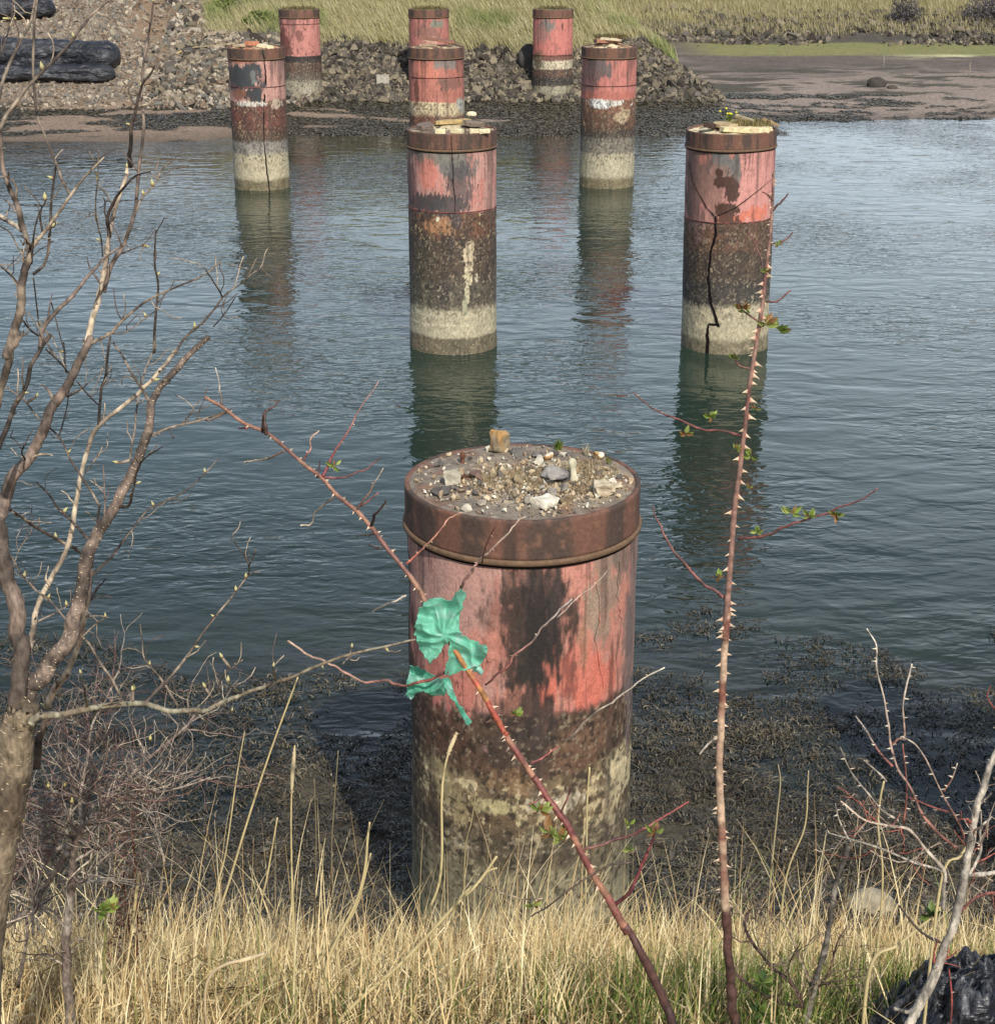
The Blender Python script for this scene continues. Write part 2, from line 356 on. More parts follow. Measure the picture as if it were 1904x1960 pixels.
mf = node('ShaderNodeMixShader'); l.new(fr.outputs[0], mf.inputs[0]); l.new(ms.outputs[0], mf.inputs[1]); l.new(gl.outputs[0], mf.inputs[2]); l.new(mf.outputs[0], out.inputs[0])
wo_ = np_mesh('water', np.stack([WXX, WYY, WXX * 0], -1).reshape(-1, 3), grid_faces(*WXX.shape), wm, attrs={'depth': depth.ravel()})
tag(wo_, kind='structure')

# ================================================================== FAR SHORE RUBBLE
def gnorm(x, y):
    e = .15; zx = (ground(x + e, y) - ground(x - e, y)) / (2 * e); zy = (ground(x, y + e) - ground(x, y - e)) / (2 * e)
    return zx, zy
def merged_rocks(name, pts, sizes, label, cat, colf, lo=True):
    mb = MB(); P = HULL_LO if lo else HULLS
    for (x, y, z), s in zip(pts, sizes):
        V, T = P[int(rng.integers(len(P)))]
        Rm = rotm(*(rng.random(3) * (1.2, 1.2, 6.28)))
        mb.add(V @ Rm.T * s + (x, y, z + s * .15), T=T, C=colf(rng))
    return tag(mb.build(name, M['rock'], smooth=False), label, cat, kind='stuff')
def rub_col(r):
    pal = [A3(112, 104, 92), A3(88, 82, 72), A3(132, 122, 102), A3(66, 60, 52), A3(144, 132, 110), A3(98, 92, 84)]
    return pal[int(r.integers(len(pal)))] * r.uniform(.5, 1.0)
def shin_col(r):
    pal = [A3(150, 138, 120), A3(128, 114, 98), A3(118, 100, 82), A3(108, 104, 96), A3(168, 156, 136)]
    return pal[int(r.integers(len(pal)))] * r.uniform(.7, 1.1)
# main rubble slope in the middle
N = 20000; x = rng.uniform(-8.5, 7.2, N); y = rng.uniform(40.3, 43.9, N); z = ground(x, y)
topedge = 43.3 + (fbm(x * .8, y * 0, 0, 77) - .5) * 1.8 + .9 * sstep(-3.2, -4.6, x)
ok = (z > .3) & (y < topedge) & (x < 6.9)
x, y, z = x[ok], y[ok], z[ok]; s = np.clip(rng.lognormal(-2.62, .42, len(x)), .035, .2)
order = np.argsort(-s); big = order[:170]; rest = order[170:]
merged_rocks('rubble', np.stack([x, y, z], 1)[rest], s[rest], 'mass of small grey and brown stones forming the rubble slope under the grass', 'rubble', rub_col)
mr_ = 0
proto_me = []
for k, (V, T) in enumerate(HULLS):
    if k in (3, 11): continue
    for c in range(2):
        mb = MB(); mb.add(V, T=T, C=rub_col(rng) * 1.05); o = mb.build('boulder', M['rock'], smooth=False); proto_me.append(o.data); bpy.data.objects.remove(o)
def put_rocks(idx, x, y, z, s, name, label, cat, group):
    for i in idx:
        o = bpy.data.objects.new(name, proto_me[int(rng.integers(len(proto_me)))])
        o.location = (x[i], y[i], z[i] + s[i] * .2); o.scale = (s[i],) * 3; o.rotation_euler = tuple(rng.random(3) * (1, 1, 6.28)); link(o)
        tag(o, label, cat, group)
put_rocks(big, x, y, z, s * .95, 'rock', 'larger grey angular rock lying in the rubble slope below the grass bank', 'rock', 'larger rocks of the rubble slope')
# shingle and loose stones on the left of the far shore
N = 15000; x = rng.uniform(-15.5, -4.6, N); y = rng.uniform(39.4, 48.5, N); z = ground(x, y); px, py = proj(x, y, z)
coarse = sstep(200, 330, px)
ok = (z > .24 + .05 * rng.random(N)) & (py > -10) & ~((px + 80 * (fbm(x * .9, y * .9, 0, 21) - .5) > 250) & (px + 80 * (fbm(x * .9, y * .9, 0, 21) - .5) < 320) & (py + 60 * (fbm(x * 4, y * 4, 0, 31) - .5) < 85) & (rng.random(N) < .8)) & ~((px > 400) & (py < 62)) & ~((px > 555) & (py < 105))
x, y, z, coarse = x[ok], y[ok], z[ok], coarse[ok]; s = np.clip(rng.lognormal(-2.95, .38, len(x)) * (1 + 1.0 * coarse), .03, .3)
order = np.argsort(-s); big = order[:80]; rest = order[80:]
merged_rocks('shingle', np.stack([x, y, z], 1)[rest], s[rest], 'bank of pale brown and grey shingle round the black wrapped rolls', 'shingle', shin_col)
put_rocks(big, x, y, z, s * .85, 'rock', 'larger grey angular rock lying in the stony slope left of the piles', 'rock', 'larger rocks of the stony slope at left')
# stones on the bank behind the bay
N = 5200; x = rng.uniform(5, 22, N); y = rng.uniform(57.3, 62.4, N) + rng.normal(0, .5, N); z = ground(x, y)
ok = fbm(x * .5, y * .7, 0, 90) > .44; x, y, z = x[ok], y[ok], z[ok]; s = np.clip(rng.lognormal(-2.45, .45, len(x)), .04, .26)
order = np.argsort(-s); big = order[:50]; rest = order[50:]
merged_rocks('rubble', np.stack([x, y, z], 1)[rest], s[rest], 'tumbled small stones along the low bank behind the sandy bay', 'rubble', rub_col)
put_rocks(big, x, y, z, s * 1.0, 'rock', 'larger grey boulder in the low stone bank behind the sandy bay', 'rock', 'larger boulders of the bank behind the bay')

# ---- blades of grass
def blades(N, base, length, width, lean, leanvar, az, azvar, colf, seg=4, droop=.5, face=None):
    """ribbons: returns V, Q, C"""
    a = az + rng.normal(0, azvar, N); le = np.abs(lean + rng.normal(0, leanvar, N)); L_ = length; wd = width
    t = np.linspace(0, 1, seg + 1)
    dirx, diry = np.cos(a), np.sin(a)
    ang = le[:, None] * (0.25 + t[None] * (1 + droop * rng.random((N, 1))))
    st_ = L_[:, None] / seg
    hx = np.concatenate([np.zeros((N, 1)), np.cumsum(np.sin(ang[:, :-1]) * st_, 1)], 1); hz = np.concatenate([np.zeros((N, 1)), np.cumsum(np.cos(ang[:, :-1]) * st_, 1)], 1)
    C = np.stack([base[:, 0, None] + hx * dirx[:, None], base[:, 1, None] + hx * diry[:, None], base[:, 2, None] + hz], -1)
    fa = rng.normal(0, .9, N) if face is None else face
    wv = np.stack([np.cos(fa), np.sin(fa), np.zeros(N)], -1)
    wt = wd[:, None] * (1 - t[None] ** 2 * .85) * .5
    Lf = C - wv[:, None] * wt[..., None]; Rt = C + wv[:, None] * wt[..., None]
    V = np.stack([Lf, Rt], 2).reshape(-1, 3)
    k = (seg + 1) * 2; b = np.arange(N)[:, None] * k; s_ = np.arange(seg)[None] * 2
    Q = np.stack([b + s_, b + s_ + 1, b + s_ + 3, b + s_ + 2], -1).reshape(-1, 4)
    col = colf(N); col = np.repeat(col[:, None, :], k, 1).reshape(-1, 3)
    return V, Q, col
def pal(*cs, lo=.75, hi=1.15):
    cs = [A3(*c) for c in cs]
    def f(N): return np.array(cs)[rng.integers(len(cs), size=N)] * rng.uniform(lo, hi, (N, 1))
    return f
# tall rank grass on the promontory, combed over by the wind
N = 74000; x = rng.uniform(-9.5, 6.2, N); y = rng.uniform(42.6, 49.0, N); z = ground(x, y); px, py = proj(x, y, z)
edge = 43.15 + (fbm(x * .8, y * 0, 0, 77) - .5) * 1.8
ok = (y > edge) & (z > 1.0) & ((x > -4.5) | ((px > 395) & (py < 70) & (rng.random(N) < .6)) | ((px > 545) & (py < 115)))
x, y, z = x[ok], y[ok], z[ok]; n_ = len(x); gm = fbm(x * .6, y * .9, 0, 61)
ca, cb = pal((186, 176, 134), (174, 166, 122), (196, 186, 150), (164, 156, 112), (150, 146, 100), lo=.8, hi=1.15), pal((130, 140, 86), (148, 152, 98), (116, 128, 76), (170, 166, 118), lo=.8, hi=1.15)
colf = lambda N: mix(ca(N), cb(N), sstep(.5, .62, gm + .13 * sstep(-2, -6, x)))
V, Q, C = blades(n_, np.stack([x, y, z - .03], 1), rng.uniform(.2, .52, n_) * (.6 + .8 * gm), rng.uniform(.010, .020, n_), .75, .25, math.pi * .95, .5, colf, seg=3, face=rng.normal(0, .5, n_))
tag(np_mesh('bank_grass', V, Q, M['grass'], col=C), 'long pale green and straw grass combed over on the far bank', 'grass', kind='stuff')
# grass on the low bank behind the bay
N = 26000; x = rng.uniform(4, 24, N); y = rng.uniform(58.6, 69, N); z = ground(x, y)
ok = fbm(x * .45, y * .45, 0, 66) + .05 * (y - 59) > .47; x, y, z = x[ok], y[ok], z[ok]; n_ = len(x)
V, Q, C = blades(n_, np.stack([x, y, z - .03], 1), rng.uniform(.1, .36, n_), rng.uniform(.015, .03, n_), .6, .35, math.pi, .9, pal((184, 172, 134), (166, 156, 116), (150, 142, 104), (136, 130, 92)), seg=2, face=rng.normal(0, .5, n_))
tag(np_mesh('rough_grass', V, Q, M['grass'], col=C), 'rough straw coloured grass along the top of the low bank behind the bay', 'grass', kind='stuff')
# grey bushes on that bank
def leaf_bush(name, X, Y, rx, rz, n, cols, label, grp=None, mat_=None, lsz=.05):
    z0 = float(ground(X, Y)); e = empty(name, (X, Y, z0), label, 'bush', grp)
    p = rng.normal(size=(n, 3)); p /= np.linalg.norm(p, axis=1)[:, None]; p[:, 2] = np.abs(p[:, 2]); r = rng.random(n) ** .4
    lump = .7 + .6 * fbm(p[:, 0] * 2 + X, p[:, 1] * 2, p[:, 2] * 2, 5)
    c = p * (r * lump)[:, None] * (rx, rx * .8, rz) + (X, Y, z0)
    a = rng.normal(size=(n, 3)); a /= np.linalg.norm(a, axis=1)[:, None]; b = rng.normal(size=(n, 3)); b = np.cross(a, b); b /= np.linalg.norm(b, axis=1)[:, None]
    s = lsz * rng.uniform(.6, 1.4, (n, 1)); V = np.stack([c - a * s, c + b * s * .5, c + a * s, c - b * s * .5], 1).reshape(-1, 3)
    Q = np.arange(n * 4).reshape(-1, 4); col = np.repeat(pal(*cols)(n), 4, 0)
    np_mesh('foliage', V, Q, mat_ or M['leaf'], parent=e, col=col, smooth=False)
    mb = MB()
    for k in range(7):
        q = rng.normal(size=3) * (rx * .5, rx * .4, 0) ; mb.tube([(X, Y, z0 - .05), (X + q[0] * .5, Y + q[1] * .5, z0 + rz * .45), (X + q[0], Y + q[1], z0 + rz * .85)], [.02, .014, .006], 5, A3(90, 80, 72))
    mb.build('stem', M['bark'], e); return e
leaf_bush('grey_bush', 14.5, 60.2, .62, .95, 1500, [(104, 98, 100), (128, 120, 118), (84, 80, 82)], 'small grey leafless looking bush, the left one on the bank behind the bay', 'grey bushes behind the bay', lsz=.045)
leaf_bush('grey_bush', 17.6, 60.6, 1.05, .95, 2600, [(108, 100, 104), (130, 122, 120), (88, 82, 84)], 'wide grey bush, the right one on the bank behind the bay', 'grey bushes behind the bay', lsz=.045)
for i, (dx, dy, rr, lab) in enumerate([(436, 20, .5, 'low bright green clump of plants at the top of the stony slope'), (500, 45, .55, 'green clump of tufty plants beside the leftmost far pile')]):
    for yy in np.arange(41, 52, .1):
        p = W(dx, dy, yy)
        if p.z < float(ground(p.x, p.y)): break
    leaf_bush('green_plant', p.x, p.y, rr, .3, 900, [(96, 116, 52), (118, 134, 66), (136, 142, 84)], lab, None, lsz=.06)
def onground(dx, dy, lo=38, hi=66):
    for yy in np.arange(lo, hi, .05):
        p = W(dx, dy, yy)
        if p.z <= float(ground(p.x, p.y)): return p
    return p
# ---- black wrapped rolls lying on the shingle
def roll(name, x0, y0, x1, y1, r, flat, label, seed):
    a = onground(x0, y0); b = onground(x1, y1); n = 60; sides = 40
    t = np.linspace(0, 1, n); ax = np.array(a)[None] * (1 - t[:, None]) + np.array(b)[None] * t[:, None]
    d = np.array(b - a); d /= np.linalg.norm(d); side = np.cross(d, (0, 0, 1)); side /= np.linalg.norm(side); up = np.cross(side, d)
    th = np.linspace(0, 2 * np.pi, sides, endpoint=False); T_, TH = np.meshgrid(t, th, indexing='ij')
    nz = fbm(T_ * 5, np.cos(TH) * 1.5 + 4, np.sin(TH) * 1.5 + seed, seed); nz2 = np.abs(fbm(T_ * 14 , np.cos(TH) * 4, np.sin(TH) * 4 + seed, seed + 5) - .5)
    endt = np.sqrt(np.clip(1 - (np.clip(T_ - .93, 0, 1) / .07) ** 2, .02, 1))
    fold = np.abs(fbm(T_ * 7 + .6 * TH, np.cos(TH) * 6, np.sin(TH) * 6 + seed, seed + 8, 4) - .5)
    rr = r * (.72 + .75 * nz - .7 * nz2 - .55 * fold) * endt
    V = ax[:, None] + (np.cos(TH) * rr * 1.1)[..., None] * side + (np.sin(TH) * rr * flat)[..., None] * up + np.array((0, 0, r * flat * .6))
    i = np.arange(n - 1)[:, None] * sides; j = np.arange(sides)[None]; j2 = (j + 1) % sides
    Q = np.stack([i + j, i + j2, i + sides + j2, i + sides + j], -1).reshape(-1, 4)
    V = V.reshape(-1, 3); V = np.concatenate([V, ax[:1], ax[-1:] + np.array((0, 0, r * flat * .6))]); k = n * sides
    T = [(k, q, (q + 1) % sides) for q in range(sides)] + [(k + 1, (n - 1) * sides + q, (n - 1) * sides + (q + 1) % sides) for q in range(sides)]
    return tag(np_mesh(name, V, [Q, np.array(T)], M['tarp'], loc=tuple(a), col=mix(A3(34, 35, 40), A3(96, 96, 98), sstep(.05, .0, np.r_[fold.ravel(), 1, 1]) * .5 + .25 * sstep(.5, .7, np.r_[nz.ravel(), 0, 0]))), label, 'wrapped roll')
roll('wrapped_roll', -130, 118, 232, 128, .50, .78, 'long black plastic wrapped roll lying on the shingle, the higher of the stacked pair', 3)
roll('wrapped_roll', -160, 152, 222, 152, .36, .62, 'flatter black plastic wrapped roll lowest on the shingle, below the long one', 8)
roll('wrapped_roll', -200, 32, 108, 30, .42, .7, 'black plastic wrapped roll cut by the top left corner of the photo', 12)
# ---- boulder on the sand, odd slabs and planks
def one_rock(name, dx, dy, s, flat, col, label, lift=.2, seed=5, lo=38, hi=66, noise=.12):
    p = onground(dx, dy, lo, hi); bm = bmesh.new(); bmesh.ops.create_icosphere(bm, subdivisions=4, radius=1)
    V = np.array([v.co[:] for v in bm.verts]); T = np.array([[v.index for v in f.verts] for f in bm.faces]); bm.free()
    d = 1 + noise * 4 * (fbm(V[:, 0] * 1.6 + 9, V[:, 1] * 1.6, V[:, 2] * 1.6, seed) - .5); V = V * d[:, None] * (s, s * .8, s * flat) + np.array(p) + (0, 0, s * flat * lift)
    c = mix(np.array(col), np.array(col) * 1.5, fbm(V[:, 0] * 9, V[:, 1] * 9, V[:, 2] * 9, 3))
    return tag(np_mesh(name, V, T, M['rock'], col=c, loc=tuple(p)), label, 'rock')
one_rock('boulder', 1676, 166, .26, .8, A3(58, 54, 48), 'dark rounded boulder alone on the sand flat')
one_rock('boulder', 1706, 170, .14, .6, A3(64, 60, 52), 'smaller dark stone touching the right side of the dark boulder on the sand')
one_rock('stone', 902, 222, .13, .55, A3(196, 182, 150), 'pale cream stone on the weed beside the middle row pile', .5, 9)
one_rock('stone', 1936 / 1.0478 - 10, 227, .05, .9, A3(50, 50, 48), 'tiny dark stone at the water edge of the sand flat', .5, 9)
one_rock('boulder', 1012, 128, .3, 1.3, A3(60, 58, 54), 'dark tall boulder behind the left side of the right far pile', .4, 19, 41.9, 46)
def plank(dx, dy, lx, ly, lz, rz, ry, col, label, name='plank', cat='plank', lo=38):
    p = onground(dx, dy, lo); mb = MB(); mb.box((0, 0, 0), lx, ly, lz, col=col, jit=.01)
    o = mb.build(name, M['wood'], smooth=False); o.location = p + Vector((0, 0, .1)); o.rotation_euler = (R(-18), ry, rz)
    b = o.modifiers.new('bevel', 'BEVEL'); b.width = .008
    return tag(o, label, cat)
plank(412, 72, .62, .16, .1, R(22), R(-6), A3(140, 128, 108), 'grey concrete beam lying in the loose stones left of the piles', 'concrete_beam', 'beam')
plank(336, 112, .36, .14, .04, R(35), R(-22), A3(186, 160, 104), 'short yellowish board on the stones at the left', 'board', 'board')
plank(402, 96, .9, .08, .04, R(14), R(-4), A3(140, 126, 100), 'thin grey plank in front of the concrete beam')
plank(440, 92, .9, .06, .05, R(24), R(-8), A3(150, 136, 110), 'thin plank pointing at the nearest far pile')
plank(733, 164, .32, .05, .34, R(8), 0, A3(150, 144, 130), 'square pale slab standing in the rubble between the far piles', 'stone_slab', 'slab')
plank(20, 43, .35, .1, .04, R(5), 0, A3(186, 176, 120), 'short pale yellow board on the shingle under the top left roll', 'board', 'board')
for k, (dx, dy) in enumerate([(1689, 132), (1853, 148)]):
    p = onground(dx, dy); mb = MB(); mb.tube([(0, 0, -.1), (0.01, 0, .2), (0, 0, .42)], [.012, .012, .008], 6, A3(150, 140, 122))
    tag(mb.build('marker_stick', M['wood'], loc=None), 'thin pale stick standing in the sand flat, the %s one' % ('left', 'right')[k], 'stick', 'sticks in the sand').location = p
# ---- weed lying on the far shore
def ribbons(N, x, y, z, ln, wd, cols, seg=3, curl=1.2, lift=.03, tilt=.6, par=None):
    a = rng.uniform(0, 2 * np.pi, N) if par is None else par; t = np.arange(seg + 1)
    k = rng.normal(0, curl, N); ang = a[:, None] + k[:, None] * t[None] / seg
    st_ = ln[:, None] / seg
    dx = np.concatenate([np.zeros((N, 1)), np.cumsum(np.cos(ang[:, :-1]) * st_, 1)], 1); dy = np.concatenate([np.zeros((N, 1)), np.cumsum(np.sin(ang[:, :-1]) * st_, 1)], 1)
    hz = lift * np.sin(np.pi * t / seg)[None] * rng.uniform(.1, 1.6, (N, 1)) + rng.uniform(.0, .02, (N, 1))
    C = np.stack([x[:, None] + dx, y[:, None] + dy, z[:, None] + hz], -1)
    tl = rng.normal(0, tilt, (N, seg + 1)); nx, ny = -np.sin(ang), np.cos(ang)
    wv = np.stack([nx * np.cos(tl), ny * np.cos(tl), np.sin(tl)], -1) * (wd[:, None] * .5 * (1 - .3 * t[None] / seg))[..., None]
    V = np.stack([C - wv, C + wv], 2).reshape(-1, 3); kk = (seg + 1) * 2; b = np.arange(N)[:, None] * kk; s_ = np.arange(seg)[None] * 2
    Q = np.stack([b + s_, b + s_ + 1, b + s_ + 3, b + s_ + 2], -1).reshape(-1, 4)
    return V, Q, np.repeat(cols(N), kk, 0)
N = 60000; x = rng.uniform(-16, 14, N); y = rng.uniform(36.6, 43, N); z = ground(x, y); px, py = proj(x, y, z)
f3 = fbm(x * .5, y * 1.6, 0, 41, 5)
thr = f3 + .16 * sstep(9.5, 2, np.abs(x - 1)) + .10 * sstep(45, 40, y) * sstep(11, 6, x) - .10 * sstep(9, 15, x) - .035
ok = (z > -.12) & (z < .33) & ((thr > .52) | ((x > 4) & (fbm(x * 1.3, y * 3.2, 0, 43, 5) > .63)) | ((py > 236) & (px < 620) & (f3 > .45)))
x, y, z = x[ok], y[ok], z[ok]; n_ = len(x)
V, Q, C = ribbons(n_, x, y, z, rng.uniform(.06, .16, n_), rng.uniform(.02, .05, n_), pal((78, 72, 60), (92, 86, 70), (62, 58, 48), (108, 100, 84), lo=.8), seg=2, lift=.012, tilt=.22)
tag(np_mesh('seaweed', V, Q, M['weed'], col=C), 'dark seaweed lying over the mud of the far shore', 'seaweed', kind='stuff')
# ================================================================== PILES
PILES = []
def band_col(z, P, th, bands, seed, ntz=.05):
    """bands: list of (lower edge, base, second, fleck, second amount, fleck amount), from the top down"""
    x, y = P[..., 0], P[..., 1]; s = seed * 3.7
    big = fbm(x * 3 + s, y * 3, z * 2.2, seed, 5) - .5
    med = fbm(x * 11 + s, y * 11, z * 9, seed + 2, 5); fin = fbm(x * 34 + s, y * 34, z * 30, seed + 4, 4)
    strk = fbm(x * 22 + s, y * 22, z * 1.6, seed + 6, 4)
    out = np.zeros(z.shape + (3,)); zz = z + big * ntz * 2 + (fin - .5) * ntz
    first = True
    for (zl, a, b, c, kb, kc, soft) in bands[::-1]:
        col = mix(np.array(a), np.array(b), sstep(.5 - .16, .5 + .16, med * .6 + strk * .4 + (kb - .5)))
        col = mix(col, np.array(c), sstep(.03, .06, (fin * .55 + med * .45) - (.72 - kc * .4)))
        if first: out[...] = col; first = False
        else: out = mix(out, col, sstep(zl - soft, zl + soft, zz))
    return out
def blob(c, u, z, th, P, cu, cz, ru, rz, col, seed, amt=1.0, edge=.25, fr=9):
    """an irregular patch centred at screen side cu (-1..1) and height cz"""
    cx = math.asin(max(-1, min(1, cu))); d = np.sqrt(((th - cx) / ru) ** 2 + ((z - cz) / rz) ** 2)
    n_ = fbm(P[..., 0] * fr + seed, P[..., 1] * fr, z * fr, seed + 70, 5)
    n2_ = fbm(P[..., 0] * fr * 5 + seed, P[..., 1] * fr * 5, z * fr * 1.3, seed + 90, 4)
    m = sstep(1 + edge * .3, 1 - edge * .3, d + (n_ - .5) * 1.3 + (n2_ - .5) * (1.0 + edge)) * amt
    return mix(c, np.array(col), m)
def make_pile(X, Y, ztop, zbot, label, spec, seed, grp, nth=256, nz=230, tilt=(0, 0), cap_h=.175, lean=0, cracks=()):
    root = empty('bridge_pile', (X, Y, zbot), label, 'pile', grp)
    r = .492; zc = ztop - cap_h
    th = np.linspace(-np.pi, np.pi, nth, endpoint=False); zz = np.linspace(zbot, zc - .02, nz)
    TH, Z = np.meshgrid(th, zz); P = np.stack([np.sin(TH), -np.cos(TH)], -1)
    Pn = np.stack([P[..., 0] * .5, P[..., 1] * .5], -1)
    rr = r + .010 * (fbm(P[..., 0] * 2.4, P[..., 1] * 2.4, Z * 2.4, seed, 3) - .5) * 2 + .002 * (fbm(P[..., 0] * 14, P[..., 1] * 14, Z * 14, seed + 1, 3) - .5)
    low = sstep(.62, .45, Z) ; rr = rr + low * .012 * (fbm(P[..., 0] * 9, P[..., 1] * 9, Z * 14, seed + 3) - .35)
    for zs in spec.get('steps', ()): rr = rr + .004 * sstep(zs + .006, zs - .006, Z)
    c = band_col(Z, Pn, TH, spec['bands'], seed, spec.get('ntz', .04))
    for b in spec.get('blobs', ()): c = blob(c, None, Z, TH, Pn, *b[:5], seed + int(abs(b[0]) * 50) + int(b[1] * 40), *b[5:])
    gm_ = fbm(Pn[..., 0] * 60 + seed, Pn[..., 1] * 60, Z * 44, seed + 51, 4); g2_ = fbm(Pn[..., 0] * 40, Pn[..., 1] * 40, Z * 36, seed + 52, 4); below = sstep(spec['paint'], spec['paint'] - .03, Z)
    c = c * (1 + (gm_ - .5)[..., None] * (.35 + .9 * below[..., None]))
    c = mix(c, A3(48, 42, 36), sstep(.56, .62, g2_) * (.15 + .55 * below * sstep(.25, .6, Z)))
    c = mix(c, A3(176, 158, 124), sstep(.60, .68, fbm(Pn[..., 0] * 52 + 4, Pn[..., 1] * 52, Z * 46, seed + 53, 4)) * .4 * below)
    scr = fbm(Pn[..., 0] * 70, Pn[..., 1] * 70, Z * 5, seed + 54, 3); c = mix(c, A3(96, 66, 62), sstep(.62, .72, scr) * .5 * (1 - below))
    lum = c.mean(-1)[..., None] * np.array([1.06, 1.0, .94]); c = (c * .78 + lum * .22) * (1 + sstep(spec['paint'] - .02, spec['paint'] + .02, Z)[..., None] * np.array([.0, .05, -.05]))
    # soot and rust running down under the rim
    run = fbm(Pn[..., 0] * 16, Pn[..., 1] * 16, Z * .9, seed + 31, 4)
    c = mix(c, A3(70, 60, 56), sstep(.56, .72, run + .12 * sstep(.35, 0, zc - Z) - .2 * sstep(1.2, .2, Z) - spec.get('clean', 0)) * .55)
    # fine vertical cracks in the paint
    cr_ = np.abs(fbm(Pn[..., 0] * 9 + .3 * Z, Pn[..., 1] * 9, Z * 2.5, seed + 44, 4) - .5)
    c = mix(c, A3(60, 42, 38), sstep(.009, .002, cr_) * .7 * (Z > spec['paint']) * sstep(.45, .6, fbm(Pn[..., 0] * 3, Pn[..., 1] * 3, Z * 2, seed + 45)))
    V = np.stack([X + P[..., 0] * rr, Y + P[..., 1] * rr, Z], -1)
    i = np.arange(nz - 1)[:, None] * nth; j = np.arange(nth)[None]; j2 = (j + 1) % nth
    Q = np.stack([i + j, i + j2, i + nth + j2, i + nth + j], -1).reshape(-1, 4)
    np_mesh('shaft', V.reshape(-1, 3), Q, M['pile'], root, c.reshape(-1, 3))
    def ring(name, prof, cf, m, nt=160):
        t2 = np.linspace(-np.pi, np.pi, nt, endpoint=False); pr = np.array(prof); T2, R2 = np.meshgrid(t2, pr[:, 0]); Z2 = np.broadcast_to(pr[:, 1][:, None], T2.shape)
        px_, py_ = np.sin(T2), -np.cos(T2); wob = 1 + .003 * np.sin(T2 * 3 + seed)
        V_ = np.stack([X + px_ * R2 * wob, Y + py_ * R2 * wob, Z2], -1)
        i_ = np.arange(len(pr) - 1)[:, None] * nt; j_ = np.arange(nt)[None]; k_ = (j_ + 1) % nt
        Q_ = np.stack([i_ + j_, i_ + k_, i_ + nt + k_, i_ + nt + j_], -1).reshape(-1, 4)
        return np_mesh(name, V_.reshape(-1, 3), Q_, m, rim_ if name in ('rim_flange', 'rim_gap_shade') else root, cf(px_, py_, Z2).reshape(-1, 3))
    def rust(px_, py_, z_):
        s_ = fbm(px_ * 5 + seed, py_ * 5, z_ * 1.2, seed + 11); f_ = fbm(px_ * 16, py_ * 16, z_ * 20, seed + 12)
        cc = mix(A3(112, 80, 66), A3(78, 64, 56), sstep(.38, .62, s_)); cc = mix(cc, A3(128, 94, 76), sstep(.58, .7, f_) * .6)
        cc = mix(cc, A3(58, 52, 48), sstep(.6, .7, fbm(px_ * 9, py_ * 9, z_ * .7, seed + 13)) * .8); return cc
    zs = np.linspace(zc + .004, ztop - .004, 14)
    ring('rim', [(.478, ztop - .05), (.478, ztop - .003), (.483, ztop), (.497, ztop), (.5, ztop - .004)] + [(.5, z_) for z_ in zs[::-1][1:]] + [(.492, zc + .003)], rust, M['cap'])
    rim_ = root.children[-1]
    ring('rim_flange', [(.495, zc + .006), (.506, zc + .007), (.511, zc + .001), (.511, zc - .012), (.506, zc - .019), (.49, zc - .022)],
         lambda a, b, z_: mix(A3(92, 72, 56), A3(122, 98, 74), fbm(a * 12, b * 12, z_ * 30, seed)), M['cap'])
    for zs_ in spec.get('seams', ()):
        ring('weld_seam', [(r + .002, zs_ + .008), (r + .008, zs_ + .004), (r + .008, zs_ - .004), (r + .002, zs_ - .008)],
             lambda a, b, z_: mix(A3(120, 66, 56), A3(60, 46, 42), sstep(.4, .6, fbm(a * 14, b * 14, z_, seed + 8))), M['cap'])
    ring('rim_gap_shade', [(.4935, zc - .02), (.4985, zc - .021), (.4985, zc - .030), (.4935, zc - .031)], lambda a, b, z_: mix(A3(30, 24, 22), A3(24, 20, 20), a * 0), M['crack'])  # black ring standing in for the shade in the groove below the flange
    # fill inside the rim
    nr = 60; r2 = np.linspace(.0, .487, nr); t2 = np.linspace(-np.pi, np.pi, 120, endpoint=False); T2, R2 = np.meshgrid(t2, r2)
    fx, fy = np.sin(T2) * R2, -np.cos(T2) * R2; fk = spec.get('fill', 'rough')
    if fk == 'flat':
        h = ztop - .004 + .012 * (fbm(fx * 14, fy * 14, 0, seed + 4) - .45) * sstep(.487, .43, R2)
        cc = mix(A3(108, 98, 88), A3(138, 126, 110), fbm(fx * 9, fy * 9, 0, seed)); cc = mix(cc, A3(174, 158, 130), sstep(.40, .54, fbm(fx * 22, fy * 22, 0, seed + 1)) * sstep(.42, .25, np.hypot((fx - .1) * .9, (fy + .02) * 1.15)) * .9)
        cc = mix(cc, A3(118, 84, 66), sstep(.55, .6, fbm(fx * 12, fy * 12, 3, seed + 2)) * .6)
        cc = mix(cc, A3(176, 168, 150), sstep(.70, .73, fbm(fx * 60, fy * 60, 3, seed + 2)) * .8)
    else:
        h = ztop - .02 + spec.get('dome', .05) * sstep(.47, .1, R2) + .03 * (fbm(fx * 8, fy * 8, 0, seed + 4) - .5)
        cc = mix(A3(*spec.get('f1', (150, 136, 116))), A3(*spec.get('f2', (196, 182, 150))), sstep(.4, .6, fbm(fx * 9, fy * 9, 0, seed)))
        cc = mix(cc, A3(90, 78, 66), sstep(.55, .62, fbm(fx * 14, fy * 14, 3, seed + 2)))
    i = np.arange(nr - 1)[:, None] * 120; j = np.arange(120)[None]; j2 = (j + 1) % 120
    Q = np.stack([i + j, i + 120 + j, i + 120 + j2, i + j2], -1).reshape(-1, 4)
    np_mesh('top_fill', np.stack([X + fx, Y + fy, h], -1).reshape(-1, 3), Q, M['rock'], root, cc.reshape(-1, 3))
